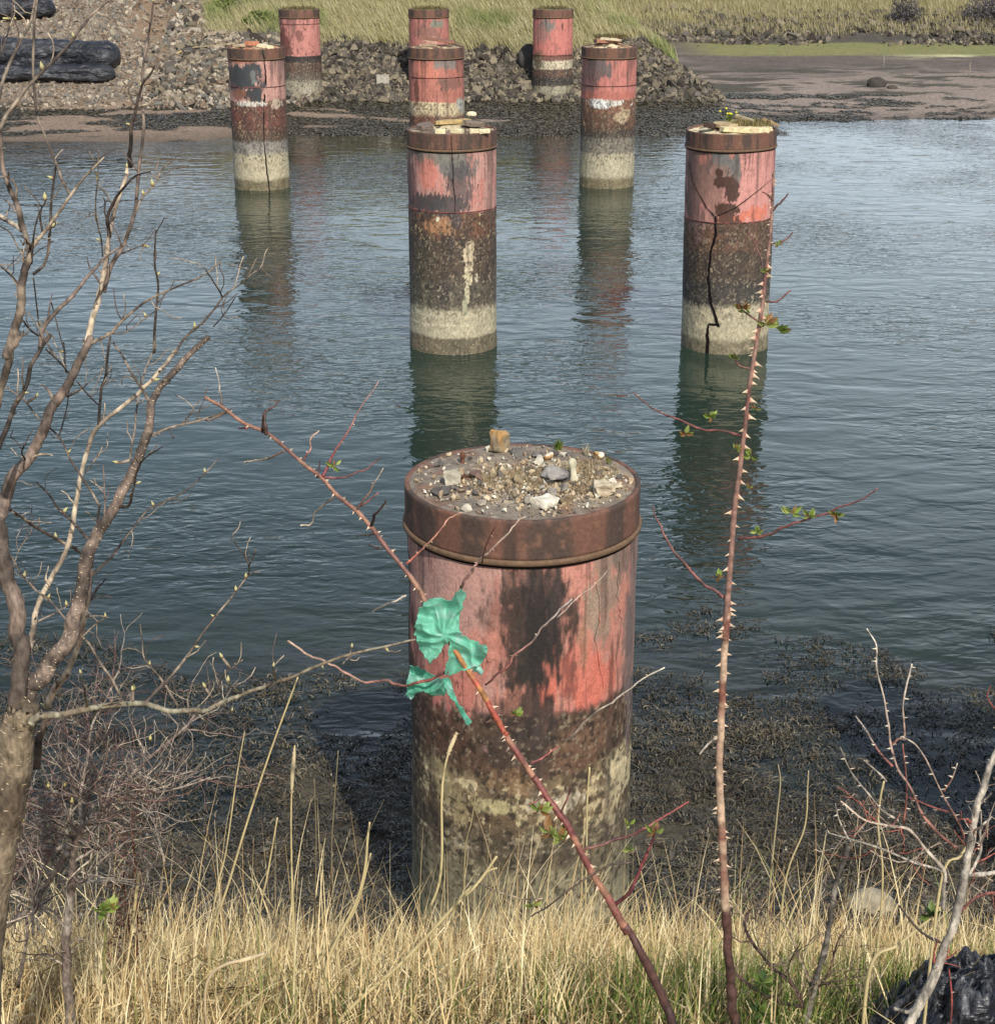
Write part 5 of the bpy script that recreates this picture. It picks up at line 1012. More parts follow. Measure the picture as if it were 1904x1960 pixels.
for (tf, a, b) in BUD:
    q = tf((a, b)); A = np.array(T.pts); dd_ = np.hypot(A[:, 0] - q[0], A[:, 1] - q[1]); k = int(np.argmin(dd_)); tip = W(q[0], q[1], A[k, 2]); src = W(A[k, 0], A[k, 1], A[k, 2])
    d = np.array(tip - src); L_ = np.linalg.norm(d); d = d / L_ if L_ > .004 else np.array((.2 * rnd.uniform(-1, 1), 0, 1.)); d = d / np.linalg.norm(d) + np.array((rnd.uniform(-.2, .2), 0, .5)); d /= np.linalg.norm(d)
    if L_ < .012: tip = src
    elif True: mb.tube(np.array([src, tip]), [.0022, .0016], 6, A3(*B))
    bud(tree, tip, d, .0044 * rnd.uniform(.75, 1.25), col=(190, 184, 130), base=(130, 100, 78))
for C, r in T.paths:
    L_ = np.linalg.norm(np.diff(C, axis=0), axis=1).sum()
    for k in range(int(L_ / .045)):
        i = rnd.randrange(1, len(C) - 1); d = C[i] - C[i - 1]; a, b = perp(d); an = rnd.uniform(0, 6.28); dr = a * math.cos(an) + b * math.sin(an) + d / np.linalg.norm(d) * rnd.uniform(.2, .9); dr /= np.linalg.norm(dr)
        spur(mb, C[i], dr, rnd.uniform(.4, 1) * (.004 + r[i] * 1.3), min(.0022, r[i] * .6), Dk if rnd.random() < .6 else B)
tag(mb.build('spurs', M['bark'], tree), kind='stuff')
mb = MB()                                              # pale lenticels across the trunk and the thick limbs
for C, r in T.paths:
    if r.max() < .012: continue
    for k in range(int(len(C) * 5)):
        i = rnd.randrange(1, len(C) - 1); d = C[i] - C[i - 1]; d /= np.linalg.norm(d); a, b = perp(d); an = rnd.uniform(0, 6.28); hw = rnd.uniform(.10, .35); q = []
        for m_ in range(4):
            aa = an + hw * (m_ / 3 - .5); rr = r[i] * 1.03; cpt = C[i] + (a * math.cos(aa) + b * math.sin(aa)) * rr; th_ = .0006 * (1 if m_ in (1, 2) else .4); q += [cpt - d * th_, cpt + d * th_]
        mb.add(q, Q=[(0, 1, 3, 2), (2, 3, 5, 4), (4, 5, 7, 6)], C=A3(196, 178, 148))
tag(mb.build('lenticels', M['bark'], tree), kind='stuff')

# ================================================================== THORNY STEMS
def dummy(): pass
def thorn(root, p, d, s, up, col=(206, 186, 158), base=(170, 96, 80)):
    d = np.array(d); up = np.array(up); t = np.linspace(0, 1, 5); mb = MB()
    Cc = np.array(p) + d[None] * (t * s)[:, None] - up[None] * (t ** 2 * s * .25)[:, None]
    r = s * np.array([.42, .24, .13, .07, .01]); n = 6; V = []
    for k in range(5):
        for j in range(n):
            a = j * 2 * math.pi / n; side = np.cross(d, up); V.append(Cc[k] + up * math.cos(a) * r[k] * 1.15 + side * math.sin(a) * r[k] * .35)
    Q = [(k * n + j, k * n + (j + 1) % n, (k + 1) * n + (j + 1) % n, (k + 1) * n + j) for k in range(4) for j in range(n)]
    cc = np.repeat(mix(np.tile(A3(*base), (5, 1)), np.tile(A3(*col), (5, 1)), sstep(.0, .35, t)), n, 0)
    mb.add(V, Q=Q, C=cc); return mb.build('thorn', M['rose'], root, smooth=True)
def thorns(root, C, r, n, s0, both=True, lo=0, hi=1, cap=[0]):
    idx = np.linspace(lo * (len(C) - 3) + 1, hi * (len(C) - 3) + 1, n)
    for k, f in enumerate(idx):
        i = int(np.clip(round(f + rnd.uniform(-.6, .6)), 1, len(C) - 2)); d = C[i] - C[i - 1]; d /= np.linalg.norm(d)
        side = 1 if rnd.random() < .5 else -1; v = np.array((side, rnd.uniform(-.8, .35), 0)); v = v - d * v.dot(d); v /= np.linalg.norm(v)
        thorn(root, C[i] + v * r[i] * .8, v, s0 * 1.2 * rnd.uniform(.55, 1.15), d)
bs = W(1412, 2040, 2.3)
rose = empty('thorny_stem', (bs.x, bs.y, float(ground(bs.x, bs.y))), 'tall upright red brown thorny stem right of the nearest pile', 'bramble')
S = Plant(rose, 2.3, M['rose']); Rd = (150, 84, 72); Rk = (74, 54, 48)
o, C, r = S.stem(T5, [(310, 2160), (300, 1960), (288, 1850), (275, 1700), (262, 1550), (254, 1400)], 20, 17, 2.28, .0, 'stem', Rk, (50, 40, 38), .12, 12, tocol=(88, 62, 54))
o, C, r = S.stem(T5, [(254, 1402), (248, 1280), (240, 1100), (230, 900), (224, 700), (230, 500), (238, 350), (246, 200), (258, 40), (266, -60)], 16.5, 13, 2.28, .03, 'stem', (116, 76, 64), (176, 150, 126), .05, 12, wob=.3)
thorns(o, C, r, 34, .0085)
o, C, r = S.stem(T7, [(523, 1925), (530, 1800), (545, 1600), (560, 1400), (580, 1250), (600, 1080), (615, 950), (630, 830), (650, 720), (665, 620), (680, 520), (692, 400), (706, 280), (715, 180), (720, 80), (724, -10)], 12.5, 5, None, .05, 'stem', (134, 104, 92), (108, 78, 70), .05, 12, wob=.3)
thorns(o, C, r, 40, .0092, hi=.75); thorns(o, C, r, 14, .004, lo=.75)
for pts, w0, w1, dd_ in [([(600, 1082), (500, 1062), (400, 1045), (330, 1015), (250, 985), (200, 950), (145, 905)], 6, 2, .1), ([(570, 1515), (680, 1500), (790, 1455), (900, 1415), (1000, 1378), (1080, 1350), (1150, 1300)], 7, 2.5, -.08),
                     ([(525, 1755), (460, 1710), (390, 1650), (320, 1570), (270, 1490), (235, 1420), (222, 1370)], 7, 3, .08), ([(720, 145), (752, 120), (782, 82)], 5, 3, 0), ([(720, 105), (680, 72)], 4, 3, 0), ([(712, 292), (762, 276), (802, 238)], 4, 2.5, 0),
                     ([(692, 525), (745, 520), (798, 480)], 4, 3, 0), ([(664, 612), (620, 578), (580, 548)], 4, 3, 0), ([(684, 440), (668, 350), (645, 280), (620, 232)], 4, 2.5, .04), ([(632, 805), (585, 790), (552, 742)], 4, 3, 0)]:
    o, C, r = S.stem(T7, pts, w0, w1, None, dd_, 'side_twig', (120, 76, 70), (90, 62, 56), .12, 7, wob=3)
    for k in range(len(C) // 7): i = rnd.randrange(2, len(C) - 1); d = C[i] - C[i - 1]; d /= np.linalg.norm(d); a, b = perp(d); thorn(o, C[i], a * rnd.choice((-1, 1)), .0035, d) if len(C) > 20 else None
S.stem(T5, [(215, 560), (185, 575), (150, 612), (130, 640)], 6, 3, None, 0, 'side_twig', (180, 168, 150), None, .12, 7)
for (a, b, s_) in [(690, 620, .026), (742, 640, .026), (595, 555, .024), (560, 755, .016), (465, 1005, .018), (360, 1072, .018), (628, 1165, .018), (570, 1135, .014), (650, 968, .012), (625, 1297, .013), (795, 1400, .022), (870, 1415, .022), (985, 1408, .018), (655, 1478, .016), (500, 1665, .016), (745, 290, .012), (690, 400, .012), (610, 560, .012)]:
    q = T7((a, b)); A = np.array(S.pts); k = int(np.argmin(np.hypot(A[:, 0] - q[0], A[:, 1] - q[1]))); leaflets(rose, W(q[0], q[1], A[k, 2] - .004), s_ * .8, 9)

bs = W(1282, 2040, 2.1)
rose2 = empty('thorny_stem', (bs.x, bs.y, float(ground(bs.x, bs.y))), 'arching red thorny stem leaning left across the nearest pile and holding the green scrap', 'bramble')
S2 = Plant(rose2, 2.1, M['rose'])
o, C, r = S2.stem(T4, [(1790, 1640), (1760, 1507), (1720, 1380), (1600, 1130), (1500, 980)], 20, 15, 2.1, .03, 'stem', Rk, (56, 42, 40), .14, 12, tocol=(88, 58, 52))
o, C, r = S2.stem(T4, [(1520, 1010), (1420, 840), (1330, 690), (1250, 540), (1160, 380), (1080, 270), (1000, 150), (900, 0), (860, -60)], 15, 11, None, .1, 'stem', (116, 66, 60), (146, 104, 82), .08, 12, wob=.4)
thorns(o, C, r, 22, .0085)
o, C, r = S2.stem(TD, [(970, 1408), (962, 1398), (943, 1362), (920, 1322), (896, 1285), (868, 1240), (842, 1195), (814, 1151)], 12, 9, None, .06, 'stem', (170, 118, 70), (150, 72, 56), .10, 10, wob=.5)
thorns(o, C, r, 8, .007)
o, C, r = S2.stem(T6, [(1110, 1240), (1080, 1180), (1000, 1070), (900, 950), (850, 880), (780, 800), (680, 720), (600, 630), (530, 580), (430, 490), (330, 410), (230, 370), (120, 290), (30, 238)], 10, 6, None, .2, 'stem', (140, 104, 84), (114, 78, 68), .12, 10, wob=.5)
thorns(o, C, r, 26, .0055)
SIDE = [(T6, [(600, 630), (640, 540), (720, 420), (790, 290), (885, 155)], 6, 2, (132, 66, 66), (160, 130, 120)), (T6, [(610, 630), (700, 632), (780, 600), (830, 580), (895, 535)], 5, 2, (110, 66, 62), None), (T6, [(420, 498), (350, 530), (280, 545), (218, 560)], 4, 3, (120, 84, 74), (196, 184, 160)),
        (T6, [(335, 410), (325, 330), (350, 290), (400, 248)], 8, 2, (104, 74, 66), None), (T6, [(318, 400), (320, 320)], 5, 4, (84, 60, 54), None), (T6, [(515, 545), (545, 490), (550, 440), (585, 400)], 4, 3, (150, 96, 86), (196, 170, 150)), (T6, [(585, 640), (590, 550)], 6, 3, (70, 50, 48), None), (T6, [(660, 725), (580, 790), (550, 860), (500, 866)], 4, 3, (90, 76, 62), (190, 174, 150)),
        (T6, [(765, 790), (840, 690), (905, 588)], 5, 2, (150, 104, 88), (196, 176, 150)), (T6, [(790, 770), (880, 708)], 4, 2, (150, 96, 86), None), (T6, [(840, 880), (850, 840), (880, 800), (915, 745)], 7, 3, (74, 52, 50), None), (T6, [(110, 280), (95, 180), (82, 90)], 4, 2, (140, 122, 110), (196, 186, 170)), (T6, [(240, 380), (195, 385)], 5, 3, (140, 70, 60), None), (T6, [(885, 975), (830, 960)], 6, 3, (84, 66, 60), None), (T6, [(850, 915), (770, 920)], 5, 2, (96, 86, 76), None), (T6, [(150, 300), (60, 340), (0, 350)], 5, 4, (130, 110, 94), None),
        (T6, [(1010, 1062), (1070, 1000), (1130, 950), (1190, 880), (1230, 830), (1292, 802)], 5, 2, (156, 84, 70), (190, 150, 124)), (ZZ6, [(548, 1112), (600, 1030), (650, 950), (740, 860), (820, 780), (900, 690), (962, 638)], 6, 2.5, (140, 100, 92), (196, 176, 154)), (ZZ6, [(680, 940), (720, 800), (770, 708)], 3, 2, (150, 96, 86), None),
        (Z7, [(600, 480), (700, 400), (760, 330), (850, 250), (920, 160), (1000, 90), (1080, 0)], 4, 4, (150, 84, 76), (170, 160, 150)), (ZZ6, [(1170, 1313), (1300, 1180), (1400, 1110), (1500, 1000)], 3, 1.5, (176, 156, 140), None), (Z7, [(1040, 800), (1090, 772), (1180, 680), (1260, 610), (1370, 540), (1450, 470), (1600, 388)], 5, 2.5, (150, 130, 116), (206, 194, 174)),
        (Z7, [(600, 690), (690, 655), (755, 622)], 5, 3, (96, 70, 60), None), (Z7, [(850, 925), (940, 880), (1005, 828)], 5, 2.5, (146, 82, 78), None), (Z7, [(940, 1110), (840, 1152)], 4, 2, (146, 82, 78), None), (Z7, [(1010, 1210), (1060, 1110), (1080, 1060)], 4, 2, (146, 82, 78), None), (Z7, [(1150, 1400), (1330, 1352), (1450, 1310), (1550, 1262), (1640, 1200), (1740, 1140)], 7, 3, (110, 76, 66), (150, 70, 66)),
        (Z7, [(1340, 1750), (1440, 1590), (1500, 1450), (1530, 1370), (1550, 1280)], 8, 4, (140, 74, 76), None), (T6, [(1230, 1580), (1100, 1635), (1010, 1645), (930, 1630), (850, 1640), (740, 1600), (610, 1525), (530, 1495), (435, 1432)], 6, 4, (140, 80, 70), (170, 144, 126)), (T6, [(1010, 1215), (920, 1250), (850, 1292)], 4, 3, (190, 176, 160), None),
        (Z7, [(1430, 1480), (1300, 1500), (1180, 1560), (1000, 1690), (860, 1790)], 4, 3, (90, 74, 62), None), (Z7, [(920, 1690), (780, 1680), (640, 1640), (560, 1600)], 3, 3, (170, 150, 124), None)]
for k_, (tf, pts, w0, w1, c1, c2) in enumerate(SIDE):
    o, C, r = S2.stem(tf, pts, w0, w1, None, rnd.uniform(-.04, .08), 'side_twig', c1, None, .16, 7, tocol=c2, wob=4)
    for k in range(max(1, len(C) // 9)):
        if k_ > 24 and k > 2: break
        i = rnd.randrange(2, len(C) - 1); d = C[i] - C[i - 1]; d /= np.linalg.norm(d); a, b = perp(d)
        if k_ not in (1, 3, 7, 9, 12, 13, 14, 15): thorn(o, C[i], a * rnd.choice((-1, 1)), .0045, d)
for (tf, a, b, s_) in [(T6, 665, 572, .016), (Z7, 770, 652, .018), (Z7, 900, 1190, .024), (Z7, 960, 1320, .03), (Z7, 1020, 1335, .024), (Z7, 1552, 1312, .02), (Z7, 865, 1725, .016), (Z7, 1405, 1270, .012), (Z7, 1410, 1415, .014)]:
    q = tf((a, b)); A = np.array(S2.pts); k = int(np.argmin(np.hypot(A[:, 0] - q[0], A[:, 1] - q[1]))); leaflets(rose2, W(q[0], q[1], A[k, 2] - .004), s_, 8)
mbt = MB()

# ---- torn green plastic scrap wound round it
def inpoly(x, y, P):
    P = np.array(P); n = len(P); c = np.zeros(x.shape, bool); j = n - 1
    for i in range(n):
        cond = ((P[i, 1] > y) != (P[j, 1] > y)) & (x < (P[j, 0] - P[i, 0]) * (y - P[i, 1]) / (P[j, 1] - P[i, 1] + 1e-9) + P[i, 0]); c ^= cond; j = i
    return c
def film_piece(root, poly, d, seed, name, col, knot, step=1.6, amp=.022):
    P = np.array(poly, float); x0, y0 = P.min(0) - 6; x1, y1 = P.max(0) + 6; gx = np.arange(x0, x1, step); gy = np.arange(y0, y1, step); X_, Y_ = np.meshgrid(gx, gy)
    jx = (fbm(X_ * .14, Y_ * .14, 0, seed, 4) - .5) * 9; jy = (fbm(X_ * .14, Y_ * .14, 5, seed + 3, 4) - .5) * 9
    ins = inpoly(X_ + jx, Y_ + jy, P); ang = np.arctan2(Y_ - knot[1], X_ - knot[0]); rad = np.hypot(Y_ - knot[1], X_ - knot[0])
    f = np.abs(np.sin(ang * 3.5 + fbm(X_ * .02, Y_ * .02, 2, seed, 2) * 6)) * np.clip(rad / 60, .05, .9) * .6 + fbm(X_ * .03, Y_ * .03, 1, seed + 9, 2) * 1.3 + np.abs(fbm(X_ * .06, Y_ * .06, 7, seed + 12, 2) - .5) * .35
    dd_ = d + (f - .8) * amp * 1.5; b_ = (980 - Y_) / FP; a_ = (X_ - 952) / FP; vy = CT + b_ * ST; k = dd_ / vy
    V = np.stack([a_ * k, dd_, CAMZ + (-ST + b_ * CT) * k], -1).reshape(-1, 3); nx = len(gx); q = grid_faces(len(gy), nx); iv = ins.ravel(); q = q[iv[q].all(1)]
    used = np.unique(q); remap = -np.ones(len(V), int); remap[used] = np.arange(len(used))
    cc = mix(A3(*col), A3(182, 220, 208), sstep(.54, .68, fbm(X_ * .05, Y_ * .05, 3, seed + 20)) * .7).reshape(-1, 3)
    o = np_mesh(name, V[used], remap[q], M['film'], root, cc[used]); sd_ = o.modifiers.new('thickness', 'SOLIDIFY'); sd_.thickness = .0004; return o
dbag = float(np.array(S2.pts)[np.argmin(np.hypot(np.array(S2.pts)[:, 0] - 860, np.array(S2.pts)[:, 1] - 1230)), 2]) - .018
pb = W(855, 1230, dbag); bag = empty('plastic_scrap', tuple(pb), 'torn sea green plastic scrap snagged on the leaning thorny stem', 'plastic bag')
up1 = [Z7(p) for p in [(250, 20), (300, -10), (400, 10), (440, -40), (470, -60), (490, -20), (470, 60), (455, 110), (450, 180), (500, 220), (560, 245), (608, 265), (605, 330), (575, 375), (520, 395), (460, 410), (400, 440), (360, 425), (385, 330), (392, 240), (350, 300), (310, 350), (285, 372), (245, 315), (205, 240), (200, 150), (215, 80)]]
film_piece(bag, up1, dbag, 3, 'upper_film', (140, 216, 188), Z7((370, 210)))
up2 = [Z7(p) for p in [(160, 440), (175, 370), (230, 385), (300, 425), (345, 440), (395, 450), (390, 510), (370, 545), (300, 550), (240, 520), (200, 545), (185, 575), (150, 540), (150, 470)]]
film_piece(bag, up2, dbag + .03, 13, 'lower_film', (110, 190, 162), Z7((380, 450)))
up3 = [Z7(p) for p in [(355, 440), (400, 450), (430, 550), (470, 620), (525, 690), (515, 715), (485, 712), (440, 620), (400, 560), (365, 500)]]
film_piece(bag, up3, dbag - .005, 23, 'tail_film', (112, 196, 168), Z7((380, 450)), amp=.012)
up4 = [Z7(p) for p in [(500, 380), (560, 370), (590, 410), (575, 430), (520, 405)]]
film_piece(bag, up4, dbag + .012, 33, 'torn_tab', (130, 204, 178), Z7((500, 380)), amp=.01)

# ================================================================== SHRUBS
def twigs(mb, C, r, n, ln, gen, cols, spread=.9, upb=.15, rmin=.0005, seglen=.03):
    for k in range(n):
        i = rnd.randrange(int(len(C) * .15), len(C)); d = C[min(i + 1, len(C) - 1)] - C[max(i - 1, 0)]; d = d / (np.linalg.norm(d) + 1e-9)
        v = d + rng.normal(0, spread, 3) * (1, .8, 1) + np.array((0, 0, upb)); v /= np.linalg.norm(v); L_ = ln * rnd.uniform(.4, 1.1); m = max(3, int(L_ / seglen)) + 1
        P = [C[i]]
        for s_ in range(m): v = v + rng.normal(0, .28, 3) + np.array((0, 0, upb * .3)); v /= np.linalg.norm(v); P.append(P[-1] + v * L_ / m)
        P = np.array(P); r0 = max(min(r[i] * .6, .002 + ln * .004), rmin); rr = np.linspace(r0, rmin, len(P)); mb.tube(P, rr, 5, A3(*cols[rnd.randrange(len(cols))]) * rnd.uniform(.75, 1.15), jitter=.2)
        if gen > 0: twigs(mb, P, rr, rnd.choice((2, 3, 4)), ln * .5, gen - 1, cols, spread, upb, rmin, seglen)
# twiggy shrub at lower left
bq = W(135, 1950, 2.55)
sh = empty('twiggy_shrub', (bq.x, bq.y, float(ground(bq.x, bq.y))), 'tangled leafless grey and reddish twiggy shrub at the lower left', 'shrub'); Q_ = Plant(sh, 2.55, M['bark']); GT = (150, 138, 124)
SH = [([(340, 1680), (330, 1480), (322, 1250), (345, 1000), (355, 850), (398, 735)], 20, 13), ([(398, 735), (385, 600), (420, 400), (440, 250), (520, 100), (560, 0)], 8, 3), ([(380, 780), (480, 650), (600, 520), (700, 420), (870, 270), (930, 200)], 10, 5), ([(340, 820), (240, 840), (150, 850), (0, 885)], 11, 9),
      ([(330, 850), (260, 950), (180, 1080), (60, 1190), (-20, 1240)], 12, 8), ([(420, 720), (560, 620), (700, 580), (850, 550), (1005, 498)], 8, 3), ([(450, 640), (350, 590), (250, 570), (120, 555)], 8, 3), ([(372, 560), (330, 450), (296, 345)], 5, 2), ([(790, 900), (740, 720), (700, 550), (630, 412)], 4, 5), ([(360, 760), (300, 640), (200, 560), (60, 560)], 7, 3), ([(400, 700), (440, 560), (500, 420), (520, 300)], 6, 2), ([(350, 900), (480, 820), (620, 700), (720, 650)], 7, 3), ([(370, 1000), (560, 990), (700, 1020)], 7, 3), ([(340, 960), (400, 1000), (480, 900), (690, 740)], 6, 2), ([(350, 820), (280, 700), (130, 620), (50, 700)], 6, 2), ([(360, 780), (520, 690), (640, 600), (790, 445)], 7, 2),
      ([(160, 1250), (150, 1000), (60, 760)], 6, 2), ([(90, 1500), (130, 1200), (60, 1000), (0, 930)], 7, 3)]
mbs, mbr = MB(), MB()
for C, r in T.paths:
    if r.max() < .012 and len(C) > 10: twigs(mbs, C, r * .8, 3, .045, 0, [(134, 120, 104), (96, 82, 74), (170, 154, 132)], .8, .3, seglen=.012, rmin=.0006)
tag(mbs.build('fine_twigs', M['bark'], tree), kind='stuff'); mbs = MB()
for k, (pts, w0, w1) in enumerate(SH):
    o, C, r = Q_.stem(T3, pts, w0, w1, None, rnd.uniform(-.1, .25), 'stem', GT, (110, 96, 86), .14, 7)
    twigs(mbs, C, r, 10, .15, 1, [(150, 138, 124), (120, 104, 94), (172, 158, 138), (96, 84, 78)], .8, .1, seglen=.02)
    if k in (1, 3, 5, 6, 7, 9, 10, 11, 14, 15): twigs(mbr, C, r, 7, .17, 1, [(120, 92, 84), (102, 78, 70), (134, 110, 100)], .8, .1, seglen=.02)
tag(mbs.build('grey_twigs', M['bark'], sh), kind='stuff'); tag(mbr.build('reddish_twigs', M['bark'], sh), kind='stuff')
for (a, b) in [(718, 325), (312, 545), (232, 550), (568, 618), (640, 85), (110, 715), (205, 660), (345, 622), (90, 730)]:
    q = T3((a, b)); p_ = W(q[0], q[1], 2.5); bud(sh, p_, (.1, 0, 1), .007)
q = T3((500, 1130)); leaflets(sh, W(q[0], q[1], 2.4), .03, 12); q = T3((530, 1110)); leaflets(sh, W(q[0], q[1], 2.4), .022, 9)
q0, q1 = T3((500, 1330)), T3((505, 1140)); Q_.stem(TD, [(q0[0], q0[1] + 60), q0, q1], 5, 3, 2.4, 0, 'stem', (120, 118, 66))
# rusty dock stalks hanging with seed
for k_, (a, b, c_, d_, lab) in enumerate([(590, 1080, 628, 660, 'rust brown seeding dock stalk right of the twiggy shrub, the taller one'), (560, 1120, 585, 930, 'shorter rust brown dock stalk right of the twiggy shrub')]):
    q0, q1 = T3((a, b)), T3((c_, d_)); p0, p1 = W(*q0, 3.0), W(*q1, 3.05); mb = MB(); A_ = np.array([p0, p1]); A_[0, 2] = float(ground(p0.x, p0.y)); Cn = catmull([A_[0], (A_[0] + A_[1]) / 2 + (.01, 0, 0), A_[1]], 8)
    mb.tube(Cn, [.0025] * len(Cn), 5, A3(110, 66, 48))
    for k in range(260):
        t = .35 + .65 * rng.random(); p_ = Cn[0] + (Cn[-1] - Cn[0]) * t + rng.normal(0, .016, 3) * (1.2, 1, .5); V, T_ = HULL_LO[k % 14]; mb.add(V * .0042 * rng.uniform(.6, 1.3) + p_, T=T_, C=A3(*[(116, 82, 64), (92, 66, 54), (140, 104, 82)][k % 3]))
    tag(mb.build('dock_stalk', M['bark'], loc=tuple(Cn[0])), lab, 'dead stalk')
# dead shrub at lower right
bq = W(1740, 1985, 2.0)
sh2 = empty('dead_shrub', (bq.x, bq.y, float(ground(bq.x, bq.y))), 'pale grey dead shrub with thorny red tipped twigs at the lower right', 'shrub'); Q2 = Plant(sh2, 2.1, M['bark']); PG = (176, 166, 150); RR = (146, 96, 84)
DS = [([(1110, 2060), (1150, 1960), (1210, 1850), (1290, 1680), (1340, 1550), (1390, 1400), (1420, 1250), (1440, 1130), (1465, 1000), (1490, 870), (1530, 760), (1572, 640), (1640, 500)], 20, 12, PG, None), ([(1440, 1230), (1500, 1225), (1600, 1215)], 9, 8, PG, None),
      ([(1380, 1100), (1300, 1030), (1220, 940), (1160, 810), (1100, 720), (1065, 610), (1050, 500), (1030, 370), (992, 220), (990, 110), (945, 25)], 6, 2.5, RR, (206, 196, 178)), ([(1066, 592), (1100, 565), (1130, 550), (1120, 420), (1140, 300), (1165, 200)], 4, 3, RR, (206, 196, 178)), ([(1125, 980), (1140, 800), (1120, 590)], 4.5, 3, RR, None),
      ([(1420, 1050), (1400, 990), (1350, 900), (1310, 830), (1250, 700), (1190, 600), (1115, 552)], 5, 2.5, RR, PG), ([(1320, 825), (1360, 760), (1385, 685)], 4, 2.5, RR, PG), ([(1340, 920), (1270, 900), (1150, 850)], 5, 3, (150, 90, 80), None), ([(1320, 1400), (1320, 1300), (1320, 1210), (1240, 1110), (1150, 1010), (1060, 990), (930, 960), (820, 870)], 9, 3, PG, (190, 170, 150)),
      ([(1070, 990), (1110, 930)], 4, 2, RR, None), ([(1080, 950), (1020, 915), (950, 830), (870, 730), (815, 605)], 4.5, 2.5, PG, None), ([(1320, 1212), (1180, 1170), (1010, 1100), (850, 1050), (740, 1020)], 6, 2.5, PG, None), ([(850, 1050), (810, 960), (790, 880)], 3.5, 2, PG, None), ([(1070, 700), (1000, 620), (980, 590), (940, 520), (890, 455)], 5, 2.5, RR, PG), ([(1475, 960), (1440, 890)], 4, 3, PG, None),
      ([(1440, 1240), (1500, 1120), (1500, 1010), (1550, 950)], 6, 4, PG, None), ([(1495, 885), (1550, 830)], 5, 3, PG, None), ([(1040, 772), (980, 710), (930, 670)], 4, 2.5, PG, None), ([(1390, 1420), (1480, 1340), (1600, 1310)], 6, 5, (130, 80, 70), None), ([(1300, 1560), (1200, 1500), (1100, 1380)], 6, 3, (110, 96, 84), None), ([(1570, 760), (1620, 740)], 5, 4, PG, None),
      ([(1350, 2000), (1360, 1850), (1345, 1690)], 4, 3, (150, 74, 64), None), ([(1080, 1880), (1150, 1900), (1200, 1860)], 6, 8, PG, None)]
mbs = MB()
for k, (pts, w0, w1, c1, c2) in enumerate(DS):
    o, C, r = Q2.stem(T5, pts, w0, w1, None if k else 2.0, rnd.uniform(-.05, .12) if k else .1, 'stem', c1, tuple(v * .75 for v in c1), .18, 8, tocol=c2)
    for q in range(len(C) // 5):
        i = rnd.randrange(1, len(C) - 1); d = C[i] - C[i - 1]; d /= np.linalg.norm(d); a, b = perp(d); sgn = rnd.choice((-1, 1)); mbs.tube([C[i], C[i] + a * sgn * .006 * rnd.uniform(.6, 1.3)], [.0016, .0003], 5, A3(206, 192, 170))
    if k in (0, 8, 11, 15, 18): twigs(mbs, C, r, 5, .09, 1, [(176, 160, 140), (140, 120, 104), (150, 84, 72)], .9, .1)
tag(mbs.build('thorns_and_twigs', M['bark'], sh2), kind='stuff')
# low dark stems between the grass, lower right
bq = W(1548, 2000, 2.6)
sh3 = empty('low_bush', (bq.x, bq.y, float(ground(bq.x, bq.y))), 'small dark stemmed bare bush low in the grass between thorny stem and dead shrub', 'shrub'); Q3 = Plant(sh3, 2.6, M['bark']); mbs = MB()
for k, (pts, w0, w1, c1) in enumerate([([(640, 2060), (645, 1960), (690, 1760), (740, 1600), (770, 1400), (800, 1250), (855, 1090)], 13, 9, (130, 122, 110)), ([(640, 1880), (590, 1780), (540, 1730), (480, 1680), (400, 1580), (350, 1480), (370, 1400)], 9, 4, (90, 70, 64)), ([(640, 1875), (520, 1850), (400, 1790), (300, 1710)], 8, 5, (90, 72, 62)), ([(690, 1770), (800, 1750), (940, 1720)], 5, 2, (150, 130, 108)), ([(660, 1840), (760, 1700), (800, 1560), (850, 1480)], 5, 2, (130, 100, 84)), ([(680, 1790), (620, 1650), (560, 1500), (480, 1420)], 5, 2, (150, 136, 112)), ([(690, 1760), (780, 1770), (830, 1800)], 4, 2, (110, 88, 72)), ([(640, 1900), (560, 1700), (620, 1560)], 4, 2, (110, 88, 72))]):
    o, C, r = Q3.stem(T5, pts, w0, w1, None, rnd.uniform(-.1, .15), 'stem', c1, None, .2, 8); twigs(mbs, C, r, 6, .12, 1, [(150, 130, 108), (104, 84, 74)], .9, .2)
tag(mbs.build('side_twigs', M['bark'], sh3), kind='stuff')
for (a, b) in [(435, 1760), (1260, 1430), (420, 1900)]:
    q = T5((a, b)); leaflets(sh3, W(q[0], q[1], 2.5), .03, 10, cols=((52, 72, 40), (70, 92, 48), (104, 122, 60)))
# ---- black plastic sheet heap, bottom right
cx, cy = 1.0, 2.5; ns = 170; gx, gy = np.meshgrid(np.linspace(-1, 1, ns), np.linspace(-1, 1, ns)); rad = np.sqrt(gx ** 2 + gy ** 2)
X_ = cx + .0 + gx * .37 + .03 * (fbm(gx * 3, gy * 3, 0, 210) - .5); Y_ = cy + .05 + gy * .36; f = fbm(gx * 2.2, gy * 2.2, 0, 201, 4); f2 = np.abs(fbm(gx * 5, gy * 5, 0, 202, 4) - .5); f3 = np.abs(fbm(gx * 13, gy * 9, 0, 203, 3) - .5)
H_ = np.clip(1 - rad ** 3, -1, 1) * (.17 + .2 * f) - f2 * .2 - f3 * .06 + .0
o = np_mesh('black_sheet', np.stack([X_, Y_, ground(X_, Y_) + H_], -1).reshape(-1, 3), grid_faces(ns, ns), M['tarp'], loc=(cx, cy, float(ground(cx, cy))), col=mix(A3(30, 31, 35), A3(110, 110, 112), sstep(.035, .0, f3.ravel()) * .6 + sstep(.02, .0, f2.ravel()) * .4))  # crinkle highlights painted in as grey along the ridges
sm = o.modifiers.new('thickness', 'SOLIDIFY'); sm.thickness = .001
